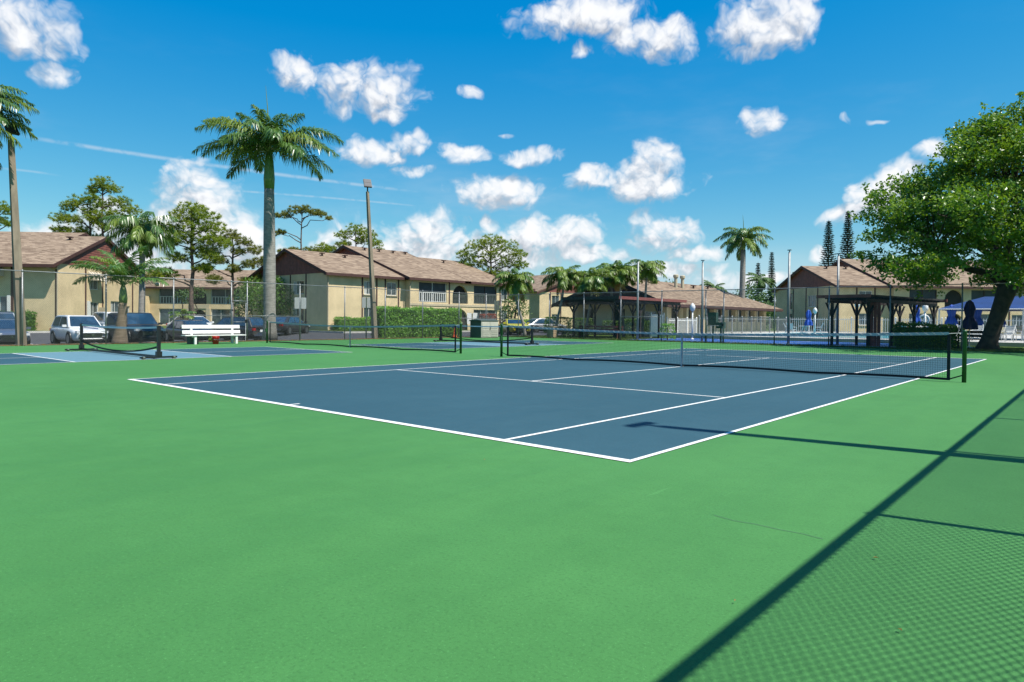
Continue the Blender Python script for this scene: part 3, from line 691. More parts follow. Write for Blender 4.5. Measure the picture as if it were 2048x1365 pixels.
def sill(T, fr, a, c, z): b = MB(); obox(b, fr, a - .08, c + .08, z - .08, z, .002, .10); return b.obj('sill', 'stucco2', T)
def gable_siding(T, fr, zb, vr, rise, Ln, m='siding', q=.03, off=0.0):
    """lapped boards filling a gable triangle: ridge at vr along the face, height rise above zb"""
    b = MB(); bh = .2; k = 0; o, d, n, _ = fr
    while k * bh < rise:
        za, zc = k * bh, min((k + 1) * bh, rise)
        la, ra = vr * za / rise, Ln - (Ln - vr) * za / rise; lc, rc = vr * zc / rise, Ln - (Ln - vr) * zc / rise
        P = lambda u, z, qq: o + d * u + n * (qq + off) + Vector((0, 0, zb + z))
        vs = [P(la, za, q), P(ra, za, q), P(rc, zc, q - .022), P(lc, zc, q - .022), P(la, za, 0), P(ra, za, 0)]
        b.add(vs, [(0, 1, 2, 3), (4, 5, 1, 0)]); k += 1
    return stuff(b.obj('siding', m, T))
def roof_slab(b, p0, p1, p2, p3, t=.16):
    n = (Vector(p1) - Vector(p0)).cross(Vector(p3) - Vector(p0)).normalized() * -t
    b.prism([p0, p1, p2, p3], n)
def gable_roof(T, u0, u1, v0, v1, vr, ze, rise, oe=.6, og=.5, fm='trim', m='shingle'):
    """ridge along x; vr = y of the ridge; eaves overhang oe, gables og"""
    sf, sb = rise / (vr - v0), rise / (v1 - vr); zr = ze + rise
    A0, A1 = u0 - og, u1 + og; yf, yb = v0 - oe, v1 + oe; zf, zb = ze - sf * oe + .14, ze - sb * oe + .14
    b = MB(); roof_slab(b, (A0, yf, zf), (A1, yf, zf), (A1, vr, zr + .14), (A0, vr, zr + .14)); o1 = b.obj('roof', m, T)
    b = MB(); roof_slab(b, (A1, yb, zb), (A0, yb, zb), (A0, vr, zr + .14), (A1, vr, zr + .14)); b.obj('roof_slope', m, o1)
    for (y, z, s) in ((yf, zf, -1), (yb, zb, 1)):
        b = MB(); b.b2(A0, A1, min(y, y + s * .04), max(y, y + s * .04), z - .24, z + .01); b.obj('fascia', fm, o1)
    for x, s in ((A0, -1), (A1, 1)):
        for (ya, za, yc, zc) in ((yf, zf, vr, zr + .14), (yb, zb, vr, zr + .14)):
            b = MB(); b.prism([(x, ya, za + .015), (x, yc, zc + .015), (x, yc, zc - .26), (x, ya, za - .26)], (s * .04, 0, 0)); b.obj('barge_board', fm, o1)
    b = MB(); b.b2(A0, A1, yf, v0, ze - sf * oe - .06, ze - sf * oe - .03); b.obj('soffit', 'soffit', o1)
    return o1
def vents(Rf, pts):
    for (x, y, z) in pts:
        b = MB(); b.tube([(x, y, z - .1), (x, y, z + .22)], .09, 8); b.box((x, y, z + .25), (.42, .42, .08)); b.obj('roof_vent', 'soffit', Rf)
def balcony(T, fr, a, c, z0, z1, rail='frame', n=14):
    """recessed screened bay with a railing"""
    b = MB(); obox(b, fr, a, c, z0, z1, -.18, -.16); s = b.obj('screen', 'screen', T)
    for u in (a + .03, (a + c) / 2, c - .03): b = MB(); obox(b, fr, u - .03, u + .03, z0, z1, -.16, -.10); b.obj('screen_post', 'frame' if rail == 'frame' else 'trim', s)
    b = MB(); obox(b, fr, a, c, z0 + .95, z0 + 1.02, -.10, -.03); rr = b.obj('railing', rail, T)
    b = MB(); obox(b, fr, a, c, z0 + .05, z0 + .10, -.10, -.03); b.obj('bottom_rail', rail, rr)
    st = (c - a) / n; me = None
    o, d, nn, _ = fr
    b = MB(); obox(b, (Vector((0, 0, 0)), d, nn, 0), -.035, .035, 0, .85, -.02, .02); me = b.mesh('baluster', rail)
    for k in range(n): link('baluster', me, rr, o + d * (a + st * (k + .5)) + nn * -.065 + Vector((0, 0, z0 + .10)))
def arch(T, fr, a, c, z0, zs, m='stucco', q0=.005, q1=.06, zt=None, fill='dark'):
    """arched opening: dark recess with a round-headed surround proud of the wall"""
    o, d, n, _ = fr; rad = (c - a) / 2; cx = (a + c) / 2; N_ = 14; P = lambda u, z, q: o + d * u + n * q + Vector((0, 0, z))
    pts = [(c, z0)] + [(cx + rad * math.cos(math.pi * k / N_), zs + rad * math.sin(math.pi * k / N_)) for k in range(N_ + 1)] + [(a, z0)]
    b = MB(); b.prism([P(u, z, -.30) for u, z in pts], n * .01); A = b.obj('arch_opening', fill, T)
    top = zt or zs + rad + .12                      # spandrel: wall face with a round hole
    b = MB(); arcp = pts[1:-1]
    for (u1_, z1_), (u2_, z2_) in zip(arcp, arcp[1:]):
        b.add([P(u1_, z1_, 0), P(u1_, top, 0), P(u2_, top, 0), P(u2_, z2_, 0)], [(0, 1, 2, 3)])
        b.add([P(u1_, z1_, 0), P(u2_, z2_, 0), P(u2_, z2_, -.3), P(u1_, z1_, -.3)], [(0, 1, 2, 3)])
    for u in (a, c): b.add([P(u, z0, 0), P(u, zs, 0), P(u, zs, -.3), P(u, z0, -.3)], [(0, 1, 2, 3)])
    b.obj('arch_spandrel', m, T)
    return A, top

def apartment_B():
    T = thing('apartment_building', 'two-storey cream apartment building in the middle behind the clipped hedge', 'building', (-44.7, 18.85, 0), R(90), 'apartment buildings')
    ZE = 5.4
    # front block (gable end in shade on the left)
    F1 = (0, 9.2, 0, 13.3)
    frF = faceframe('F', *F1); frL = faceframe('L', *F1)
    hF = [(4.1, 5.35, 1.02, 2.3), (4.1, 5.35, 3.55, 4.85), (6.85, 8.1, 3.55, 4.85), (6.85, 8.1, 1.02, 2.3)]
    hL = [(7.6, 9.5, 3.5, 4.8), (7.6, 9.5, .9, 2.3), (3.3, 4.7, .0, 2.2)]
    b = MB(); wall_face(b, frF, 0, ZE, hF); wall_face(b, frL, 0, ZE, hL); wall_face(b, faceframe('B', *F1), 0, ZE, []); b.obj('wall', 'stucco', T)
    for k, h in enumerate(hF): window(T, frF, *h, curtain=k % 2); sill(T, frF, h[0], h[1], h[2])
    for u in (3.9, 5.6, 6.65, 8.3): trim(T, frF, u, 0.3, ZE)
    for h in hL[:2]: window(T, frL, *h, curtain=1)
    b = MB(); obox(b, frL, 3.3, 4.7, 0, 2.2, -.20, -.16); b.obj('garage_door', 'trim', T); trim(T, frL, 4.78, 0, 2.3, .14, 'stucco2', .1); b = MB(); obox(b, frL, 3.2, 4.85, 2.2, 2.36, .002, .1); b.obj('door_lintel', 'stucco2', T)
    for u in (7.2, 9.9): trim(T, frL, u, 0, ZE)
    gable_siding(T, frL, ZE, 6.65, 2.4, 13.3)
    b = MB(); wall_face(b, frF, -.03, .25, []); 
    R1 = gable_roof(T, 0, 9.2, 0, 13.3, 6.65, ZE, 2.4, .45, .35)
    sl = 2.4 / 6.65
    vents(R1, [(u, 5.2, ZE + sl * 5.2 + .14) for u in (2.9, 5.6)])
    # taller rear block
    F2 = (9.2, 24.3, -.75, 21.0); frF2 = faceframe('F', *F2); frL2 = faceframe('L', *F2)
    o = 9.2
    bays = [(10.35 - o, 14.2 - o), (18.35 - o, 22.1 - o)]
    hF2 = [(a, c, 3.0, 5.0) for a, c in bays] + [(a, c, .2, 2.35) for a, c in bays] + [(14.95 - o, 17.55 - o, 2.95, 5.1), (14.95 - o, 17.55 - o, 0, 2.5), (22.85 - o, 23.95 - o, 3.5, 4.85), (22.85 - o, 23.95 - o, 1.0, 2.3)]
    b = MB(); wall_face(b, frF2, 0, ZE, hF2); wall_face(b, frL2, 0, ZE, []); wall_face(b, faceframe('R', *F2), 0, ZE, []); b.obj('wall', 'stucco', T)
    balcony(T, frF2, *bays[0], 3.0, 5.0); balcony(T, frF2, *bays[1], 3.0, 5.0, 'greyplastic')
    for a, c in bays: window(T, frF2, a, c, .2, 2.35, -.18, nm='sliding_door', mull=2, fm='frame')
    a, c = 14.95 - o, 17.55 - o
    arch(T, frF2, a + .15, c - .15, 2.95, 3.75, zt=5.1); arch(T, frF2, a + .15, c - .15, 0, 1.2, zt=2.5)
    b = MB()
    for (z0, z1) in ((2.95, 5.1), (0, 2.5)):
        for (p0, p1) in ((a, a + .15), (c - .15, c)): obox(b, frF2, p0, p1, z0, z1, -.2, 0)
    b.obj('arch_pier', 'stucco', T)
    b = MB(); obox(b, frF2, a + .15, c - .15, 3.85, 3.92, -.1, -.05); rr = b.obj('railing', 'greyplastic', T)
    b = MB(); obox(b, (Vector((0, 0, 0)), frF2[1], frF2[2], 0), -.03, .03, 0, .88, -.02, .02); me = b.mesh('baluster', 'greyplastic')
    for k in range(13): link('baluster', me, rr, frF2[0] + frF2[1] * (a + .25 + k * .178) + frF2[2] * -.075 + Vector((0, 0, 2.97)))
    for h in hF2[-2:]: window(T, frF2, *h, curtain=1); sill(T, frF2, h[0], h[1], h[2])
    for u in (22.65 - o, 24.15 - o, 14.6 - o): trim(T, frF2, u, .2, ZE)
    b = MB(); obox(b, frF2, 0, 15.1, 2.62, 2.84, .002, .06); b.obj('floor_band', 'stucco2', T)
    gable_siding(T, frL2, ZE, 11.0, 3.75, 21.75, off=.001)
    R2 = gable_roof(T, 9.2, 17.0, -.75, 21.0, 10.0, ZE, 3.75, .45, .45)
    sl = 3.75 / 10.75
    vents(R2, [(u, 8.6, ZE + sl * 9.35 + .14) for u in (10.6, 12.6, 14.6, 16.4)])
    R3 = gable_roof(T, 17.0, 24.3, -.75, 17.0, 8.1, ZE - .02, 3.05, .45, .5)
    vents(R3, [(20.5, 6.4, ZE + .345 * 7.15 + .14)])
    b = MB(); b.tube([(9.1, -.85, .1), (9.1, -.85, 4.6), (9.3, -1.1, 5.2)], .05, 6); b.obj('downpipe', 'stucco2', T)
    b = MB(); b.tube([(.06, -.08, .1), (.06, -.08, 5.1)], .05, 6); b.obj('downpipe', 'stucco2', T)
    # the house number by the right-hand end
    num = [(24.9, 1.55)]
    # right-hand wing wall
    F4 = (24.3, 29.6, .6, 12); fr4 = faceframe('F', *F4); b = MB(); wall_face(b, fr4, 0, ZE, []); wall_face(b, faceframe('R', *F4), 0, ZE, []); b.obj('wall', 'stucco', T)
    gable_roof(T, 24.3, 29.6, .6, 13, 6.8, ZE - .25, 2.1, .6, .4)
    seg = {'8': 'abcdefg', '1': 'bc', '0': 'abcdef'}
    b = MB()
    for i, ch in enumerate('801'):
        x = 2.6 + i * .34; z = 1.75; w, h = .2, .34
        S = {'a': (0, w, h - .05, h), 'b': (w - .05, w, h / 2, h), 'c': (w - .05, w, 0, h / 2), 'd': (0, w, 0, .05), 'e': (0, .05, 0, h / 2), 'f': (0, .05, h / 2, h), 'g': (0, w, h / 2 - .025, h / 2 + .025)}
        for sgm in seg[ch]: u0, u1, z0, z1 = S[sgm]; obox(b, fr4, x + u0, x + u1, z + z0, z + z1, .004, .02)
    stuff(b.obj('house_number', 'trim', T))
    return T
apartment_B()

def apartment_A():
    # corner nearest the car park at local x = 20; gable end faces right
    th = R(45); ux, uy = math.cos(th), math.sin(th); Lf = 22.0
    ox, oy = -52.8 - ux * Lf, -.1 - uy * Lf
    T = thing('apartment_building', 'two-storey cream apartment building at the left edge behind the white car', 'building', (ox, oy, 0), th, 'apartment buildings')
    ZE = 5.35; D = 14.2
    F1 = (0, Lf, 0, D); frF = faceframe('F', *F1); frR = faceframe('R', *F1)
    hF = [(Lf - 7.6, Lf - 3.65, 1.05, 2.75), (Lf - 7.6, Lf - 4.3, 3.9, 4.9)]
    hR = [(4.6, 6.1, .85, 2.45), (4.6, 6.1, 3.5, 4.85), (8.1, 9.8, .2, 2.6), (10.6, 11.6, .9, 2.2)]
    b = MB(); wall_face(b, frF, 0, ZE, hF); wall_face(b, frR, 0, ZE, hR); b.obj('wall', 'stucco', T)
    for h in hF: window(T, frF, *h, curtain=1, mull=2); sill(T, frF, h[0], h[1], h[2])
    for h in hR: window(T, frR, *h, curtain=1)
    trim(T, frF, Lf - 3.3, 0.1, ZE, .2); trim(T, frF, Lf - 8.0, .1, ZE, .2); trim(T, frF, Lf - .05, 0, ZE - .5, .1); trim(T, frR, 4.0, .2, ZE, .16); trim(T, frR, 6.7, 1.0, ZE, .12); trim(T, frR, 12.1, .2, ZE, .16)
    def awn(fr, a, c, z):
        o, d, n, _ = fr; P = lambda u, z, q: o + d * u + n * q + Vector((0, 0, z)); b = MB()
        b.add([P(a, z, .02), P(c, z, .02), P(c, z - .75, .9), P(a, z - .75, .9), P(a, z - .75, .02), P(c, z - .75, .02)], [(0, 1, 2, 3), (0, 3, 4), (1, 5, 2)]); aw = b.obj('awning', 'awning', T)
        for k in range(4):
            u = a + (c - a) * (k + .5) / 4; b = MB(); b.add([P(u - .05, z + .012, .03), P(u + .05, z + .012, .03), P(u + .05, z - .738, .91), P(u - .05, z - .738, .91)], [(0, 1, 2, 3)]); b.obj('awning_stripe', 'trim', aw)
    awn(frF, Lf - 7.9, Lf - 3.9, 5.0); awn(frR, 4.4, 6.3, 5.0)
    b = MB(); obox(b, frR, 4.2, 4.62, .85, 2.5, .002, .08); b.obj('shutter', 'frame', T); b = MB(); obox(b, frR, 6.1, 6.5, .85, 2.0, .002, .5); b.obj('window_box', 'stucco2', T)
    b = MB(); obox(b, frF, Lf - 3.65, Lf - 3.4, 1.0, 2.8, .002, .09); b.obj('shutter', 'frame', T)
    gable_siding(T, frR, ZE, D / 2, 2.75, D)
    R1 = gable_roof(T, 0, Lf, 0, D, D / 2, ZE, 2.75, .8, .18)
    vents(R1, [(Lf - 6.2, 5.2, 7.5), (Lf - 11.5, 5.2, 7.5), (Lf - 2.3, 5.9, 7.75)])
    # taller block behind, its gable just over the near roof
    F2 = (-6, Lf - 7.2, 8.6, 26.0); fr2 = faceframe('R', *F2); b = MB(); wall_face(b, fr2, 0, 6.6, []); b.obj('rear_wall', 'stucco', T)
    gable_siding(T, fr2, 6.6, 8.7, 3.0, 17.4); gable_roof(T, -6, Lf - 7.2, 8.6, 26.0, 17.3, 6.6, 3.0, .5, .18)
    b = MB(); b.tube([(Lf - .4, -.75, 5.0), (Lf + .06, -.07, 4.5), (Lf + .06, -.07, .1)], .05, 6); b.obj('downpipe', 'stucco2', T)
    return T
apartment_A()

def apartment_C():
    T = thing('apartment_building', 'distant cream apartment building with arched entry seen between the pines', 'building', (-89.5, 19.6, 0), R(41), 'apartment buildings')
    F1 = (0, 15, 0, 13); fr = faceframe('F', *F1); ZE = 5.35
    bays = [(2.6, 6.4), (9.6, 13.4)]
    hs = [(a, c, 3.0, 5.0) for a, c in bays] + [(a, c, .2, 2.35) for a, c in bays] + [(7.0, 9.0, 3.0, 5.0), (7.0, 9.0, 0, 2.4)]
    b = MB(); wall_face(b, fr, 0, ZE, hs); wall_face(b, faceframe('R', *F1), 0, ZE, []); b.obj('wall', 'stucco', T)
    balcony(T, fr, *bays[0], 3.0, 5.0, n=10); balcony(T, fr, *bays[1], 3.0, 5.0, n=10)
    for a, c in bays: window(T, fr, a, c, .2, 2.35, -.18, nm='sliding_door', mull=2)
    arch(T, fr, 7.0, 9.0, 0, 1.25, zt=2.4); arch(T, fr, 7.0, 9.0, 3.0, 3.9, zt=5.0)
    b = MB(); obox(b, fr, 6.6, 9.4, 2.4, 2.95, .002, .08); b.obj('lintel', 'stucco2', T)
    for u in (6.7, 9.3): b = MB(); obox(b, fr, u - .25, u + .25, 0, 2.4, .002, .3); b.obj('pier', 'stucco2', T)
    b = MB(); obox(b, fr, .2, 1.4, 0, 4.0, .002, 1.2); b.obj('stair_wall', 'stucco', T)
    gable_roof(T, -2, 16, 0, 13, 6.5, ZE, 2.6, .6, .4)
    return T
apartment_C()

def apartment_D():
    T = thing('apartment_building', 'cream apartment gable with red-brown siding showing through the palm cluster', 'building', (-50.5, 57.0, 0), R(90) - R(14), 'apartment buildings')
    F1 = (0, 17, 0, 16); fr = faceframe('F', *F1); ZE = 5.2
    hs = [(2.2, 3.5, 3.4, 4.7), (2.2, 3.5, .8, 2.1), (12, 13.3, 3.4, 4.7), (12, 13.3, .8, 2.1)]
    b = MB(); wall_face(b, fr, 0, ZE, hs); wall_face(b, faceframe('L', *F1), 0, ZE, []); b.obj('wall', 'stucco', T)
    for h in hs: window(T, fr, *h); sill(T, fr, h[0], h[1], h[2])
    for u in (1.9, 3.8, 11.7, 13.6): trim(T, fr, u, .2, ZE)
    gable_siding(T, fr, ZE, 8.5, 2.9, 17)
    # ridge runs into the depth
    b = MB(); og = .2
    for (xa, za, xb, zb) in ((-.6, ZE - .1, 8.5, ZE + 3.05), (17.6, ZE - .1, 8.5, ZE + 3.05)):
        b = MB(); roof_slab(b, (xa, -og, za), (xa, 16, za), (xb, 16, zb), (xb, -og, zb)); rf = b.obj('roof', 'shingle', T)
        b = MB(); b.prism([(xa, -og - .04, za + .02), (xb, -og - .04, zb + .02), (xb, -og - .04, zb - .25), (xa, -og - .04, za - .25)], (0, .04, 0)); b.obj('barge_board', 'trim', rf)
    return T
apartment_D()

def apartment_F():
    T = thing('apartment_building', 'two-storey cream apartment building on the right behind the pool and shade tree', 'building', (-13.7, 63.5, 0), R(45), 'apartment buildings')
    ZE = 5.4; F1 = (0, 6.2, 0, 14.6); frF = faceframe('F', *F1); frL = faceframe('L', *F1)
    hF = [(2.6, 4.1, 3.5, 4.8), (2.6, 4.1, 1.0, 2.3)]; hL = [(8.3, 10.2, 3.1, 4.5), (3.6, 4.4, 2.9, 4.9), (8.3, 10.2, .5, 2.3), (3.6, 4.4, .2, 2.3)]
    b = MB(); wall_face(b, frF, 0, ZE, hF); wall_face(b, frL, 0, ZE, hL); b.obj('wall', 'stucco', T)
    for h in hF: window(T, frF, *h); sill(T, frF, h[0], h[1], h[2])
    window(T, frL, *hL[0]); window(T, frL, *hL[2], fm='trim')
    for h in (hL[1], hL[3]): window(T, frL, *h, fm='trim', mull=0)
    for u in (3.2, 4.7, 7.9, 10.6): trim(T, frL, u, 0, ZE, .16)
    for u in (2.3, 4.4): trim(T, frF, u, .2, ZE)
    gable_siding(T, frL, ZE, 7.3, 2.55, 14.6)
    R1 = gable_roof(T, 0, 6.2, 0, 14.6, 7.3, ZE, 2.55, .5, .35); vents(R1, [(u, 6.2, ZE + .35 * 6.2 + .14) for u in (2.2, 4.6)])
    b = MB(); b.tube([(.06, -.08, .1), (.06, -.08, 5.1)], .05, 6); b.obj('downpipe', 'stucco2', T)
    # tall block
    F2 = (6.2, 34, -.6, 20); fr2 = faceframe('F', *F2); o = 6.2
    bays = [(8.0 - o, 11.2 - o), (15.2 - o, 18.4 - o), (25.4 - o, 28.6 - o)]
    hs = [(a, c, 3.0, 5.0) for a, c in bays] + [(a, c, .2, 2.35) for a, c in bays] + [(12.1 - o, 14.3 - o, 2.9, 5.1), (12.1 - o, 14.3 - o, 0, 2.5), (20.0 - o, 21.3 - o, 3.5, 4.8), (20 - o, 21.3 - o, 1.0, 2.3), (23 - o, 24.2 - o, 1.0, 2.3)]
    b = MB(); wall_face(b, fr2, 0, ZE, hs); wall_face(b, faceframe('L', *F2), 0, ZE, []); b.obj('wall', 'stucco', T)
    for a, c in bays: balcony(T, fr2, a, c, 3.0, 5.0, 'greyplastic', 12); window(T, fr2, a, c, .2, 2.35, -.18, nm='sliding_door', mull=2)
    arch(T, fr2, 12.1 - o, 14.3 - o, 2.9, 3.9, zt=5.1); arch(T, fr2, 12.1 - o, 14.3 - o, 0, 1.3, zt=2.5)
    for h in hs[-3:]: window(T, fr2, *h); sill(T, fr2, h[0], h[1], h[2])
    for u in (19.7 - o, 21.6 - o): trim(T, fr2, u, .2, ZE)
    gable_siding(T, faceframe('L', *F2), ZE, 10.3, 3.7, 20.6, off=.001)
    R2 = gable_roof(T, 6.2, 34, -.6, 20, 9.7, ZE, 3.7, .5, .45); vents(R2, [(u, 8.6, ZE + .359 * 9.2 + .14) for u in (9.5, 13.5, 17, 21)])
    return T
apartment_F()

def clubhouse():
    # gable end (shaded, open porch) looks to -Y of the world, long side looks to the pool
    T = thing('clubhouse', 'low cream clubhouse with broad tan hip roof beyond the pool fence', 'clubhouse', (-19.6, 34.6, 0), R(90))
    ZE = 2.85; F1 = (1.6, 25.0, 0.4, 10.0); frF = faceframe('F', *F1); frL = faceframe('L', *F1)
    o = 1.6; hs = []
    for k in range(6): a = 8.0 + k * 2.55; hs.append((a, a + 1.9, 1.25, 2.5))
    hs += [(1.2, 2.6, .1, 2.4), (3.4, 5.4, .1, 2.4)]
    hL = [(1.2, 2.2, .1, 2.3), (4.2, 5.6, .1, 2.3), (7.4, 8.8, 1.1, 2.1)]
    b = MB(); wall_face(b, frF, 0, ZE, hs, .5); wall_face(b, frL, 0, ZE + .1, hL); b.obj('wall', 'stucco', T)
    for h in hs[:6]:
        b = MB(); obox(b, frF, h[0], h[1], h[2], h[3], -.5, -.48); s = b.obj('screen', 'screen', T)
        b = MB(); obox(b, frF, h[0] + .2, h[0] + .28, h[2], h[3], -.1, -.04); b.obj('screen_post', 'frame', s)
    for h in hs[6:]: window(T, frF, *h, -.3, nm='glass_door', fm='trim')
    for h in hL[:2]: b = MB(); obox(b, frL, *h[:2], *h[2:], -.15, -.1); b.obj('door', 'dark', T)
    window(T, frL, *hL[2])
    for k in range(6): b = MB(); obox(b, frF, 7.7 + k * 2.55 - .02, 7.7 + k * 2.55 + .24, 0, 2.6, .002, .06); b.obj('column', 'stucco2', T)
    for u in (.55, 4.2, 7.6): b = MB(); b.b2(u, u + .35, -.35, 0.0, 0, ZE - .2); b.obj('porch_column', 'stucco', T)
    # gable over the porch
    G0, G1, yr, zr = -.4, 26.5, 4.8, 5.15
    yf, yb = -.9, 11.2; zf = ZE - .15
    b = MB(); b.add([(G0, yf, zf), (20.5, yf, zf), (20.5, yr, zr), (G0, yr, zr)], [(0, 1, 2, 3)]); b.v = [tuple(v) for v in b.v]
    rf = MB(); roof_slab(rf, (G0, yf, zf), (G1, yf, zf), (19.8, yr, zr), (G0, yr, zr), .15); Rf = rf.obj('roof', 'shingle', T)
    rf = MB(); roof_slab(rf, (G1, yb, zf), (G0, yb, zf), (G0, yr, zr), (19.8, yr, zr), .15); rf.obj('roof_slope', 'shingle', Rf)
    rf = MB(); rf.prism([(G1, yf, zf), (G1, yb, zf), (19.8, yr, zr)], (0, 0, -.14)); rf.obj('roof_hip', 'shingle', Rf)
    b = MB(); b.b2(G0, G1, yf - .05, yf, zf - .24, zf + .0); b.obj('fascia', 'trim', Rf)
    b = MB(); b.b2(G1, G1 + .05, yf, yb, zf - .24, zf + .0); b.obj('fascia', 'trim', Rf)
    for (ya, yc) in ((yf, yr), (yb, yr)):
        b = MB(); b.prism([(G0 - .05, ya, zf + .02), (G0 - .05, yc, zr + .02), (G0 - .05, yc, zr - .3), (G0 - .05, ya, zf - .3)], (.05, 0, 0)); b.obj('barge_board', 'darkwood', Rf)
    b = MB(); b.prism([(G0 + .5, yf + .3, zf), (G0 + .5, yr, zr - .12), (G0 + .5, yb - .3, zf)], (.06, 0, 0)); b.obj('gable_panel', 'trim', Rf)
    b = MB(); b.b2(G0, G1, yf, .39, ZE - .42, ZE - .39); b.obj('soffit', 'soffit', Rf)
    vents(Rf, [(13.5, 3.6, 4.65), (17.5, 3.9, 4.75)])
    for u, dz in ((9.3, 0), (10.7, -.02)):
        b = MB(); b.tube([(u, 3.4, 4.4), (u, 3.4, 5.5 + dz)], .16, 10); b.lathe([(.16, 0), (.26, .12), (.26, .3), (.2, .36)], 10, (u, 3.4, 5.45 + dz)); b.obj('vent_stack', 'stucco2', Rf)
    return T
clubhouse()

# ------------------------------------------------------------------ vegetation
def frond_mesh(b, az, e0, Ln, bend, rg, nl=34, ll=.55, lw=.035, droop=.5, start=.14, plum=.25, base=(0, 0, 0), twist=0.0, curl=1.0):
    """feather frond: rachis bending over, leaflets hanging from both sides. material 0 stem, 1 leaflet"""
    d0 = Vector((math.cos(az), math.sin(az), 0)); side = Vector((-math.sin(az), math.cos(az), 0)); up = Vector((0, 0, 1))
    seg = 10; pts = [Vector(base)]; tang = []
    for i in range(seg):
        t = (i + .5) / seg; e = e0 - bend * t ** curl; T = d0 * math.cos(e) + up * math.sin(e); tang.append(T); pts.append(pts[-1] + T * (Ln / seg))
    tang.append(tang[-1])
    b.cur = 0; b.tube(pts, [max(.006, .035 * Ln / 3.2 * (1 - i / (seg + .6))) for i in range(seg + 1)], 4, False)
    b.cur = 1
    for k in range(nl):
        t = start + (1 - start) * (k + .3) / nl; f = t * seg; i = min(int(f), seg - 1); p = pts[i].lerp(pts[i + 1], f - i); T = tang[i]
        nrm = side.cross(T) * -1
        if nrm.z < 0: nrm = -nrm
        L_ = ll * (math.sin(math.pi * min(1, .18 + .80 * t)) ** .6) * rg.uniform(.85, 1.1)
        fwd = .35 + .75 * t
        for s in (-1, 1):
            lift = rg.uniform(-plum, plum * 1.3)
            dv = (side * s * math.cos(twist) + T * fwd + nrm * lift); dv.normalize()
            q1 = p + dv * L_ * .5 + Vector((0, 0, -droop * L_ * .16)); q2 = p + dv * L_ * .86 + Vector((0, 0, -droop * L_ * .75))
            wv = dv.cross(nrm); wv.normalize(); wv = (wv + nrm * rg.uniform(-.5, .5)).normalized() * lw
            b.add([p - wv * .5, p + wv * .5, q1 + wv, q1 - wv, q2], [(0, 1, 2, 3), (3, 2, 4)])
def palm(name, label, base, h, trunk_prof, trunk_m, fronds, lean=(0, 0), shaft=None, group=None, seed=1, leafm='palm', nl=34, ll=.55, lw=.035, droop=.5, plum=.25, spear=0.0, dead=0, seeds=0, ground_z=0.0, sway=0.0):
    """fronds: list of (azimuth deg, elevation deg, length, bend deg)"""
    rg = random.Random(seed); T = thing(name, label, 'palm tree', (*base, gz(*base) if -49.2 < base[0] < -25 and base[1] < 17 else ground_z), 0, group)
    n = 14; pts = []; rr = []
    for i in range(n + 1):
        t = i / n; c = t * t * (3 - 2 * t) if sway else t
        pts.append((lean[0] * c, lean[1] * c, h * t - .03)); k = t * (len(trunk_prof) - 1); j = min(int(k), len(trunk_prof) - 2)
        rr.append(trunk_prof[j] + (trunk_prof[j + 1] - trunk_prof[j]) * (k - j))
    b = MB(); b.tube(pts, rr, 14); b.obj('trunk', trunk_m, T, True)
    top = Vector(pts[-1])
    if shaft:
        sl, sr = shaft; b = MB(); b.tube([top - Vector((0, 0, .02)), top + Vector((0, 0, sl * .25)), top + Vector((0, 0, sl * .7)), top + Vector((0, 0, sl))], [sr, sr * 1.12, sr * .85, sr * .4], 12); b.obj('crownshaft', 'shaft', T, True); top = top + Vector((0, 0, sl * .92))
    for (a, e, Ln, bd) in fronds:
        b = MB(); frond_mesh(b, R(a), R(e), Ln, R(bd), rg, nl, ll * rg.uniform(.9, 1.1), lw, droop, plum=plum, twist=rg.uniform(-.3, .3), curl=rg.uniform(.9, 1.5))
        dm = leafm if rg.random() > .25 else ('palm2' if leafm == 'palm' else 'palm')
        b.obj('frond', ['rachis', dm], T, loc=top)
    for k in range(dead):
        b = MB(); frond_mesh(b, rg.uniform(0, 6.28), R(-35), rg.uniform(1.2, 1.7), R(50), rg, 16, ll * .6, lw, 1.2)
        b.obj('dead_frond', ['brownfrond', 'brownfrond'], T, loc=top - Vector((0, 0, .25)))
    for k in range(seeds):
        a = rg.uniform(0, 6.28); b = MB()
        for q in range(60):
            u = rg.random(); aa = a + rg.uniform(-.7, .7); rad = .12 + .5 * u; p = Vector((math.cos(aa) * rad, math.sin(aa) * rad, -.75 - .35 * u + rg.uniform(-.15, .15)))
            b.box(p, (.05, .05, .05), rg.uniform(0, 1.5), rg.uniform(0, 1.5))
        stuff(b.obj('seed_cluster', 'seed', T, loc=top))
    if spear: b = MB(); b.tube([top, top + Vector((.04, -.12, spear * .6)), top + Vector((-.02, -.22, spear))], [.05, .03, .006], 6); b.obj('spear_leaf', 'rachis', T)
    return T
def ringfronds(rg, specs):
    out = []; a = rg.uniform(0, 360)
    for (n, e, Ln, bd) in specs:
        for k in range(n): out.append((a + k * 360 / n + rg.uniform(-14, 14), e + rg.uniform(-9, 9), Ln * rg.uniform(.88, 1.1), bd * rg.uniform(.85, 1.15)))
        a += 180 / n + 20
    return out
rg = random.Random(21)
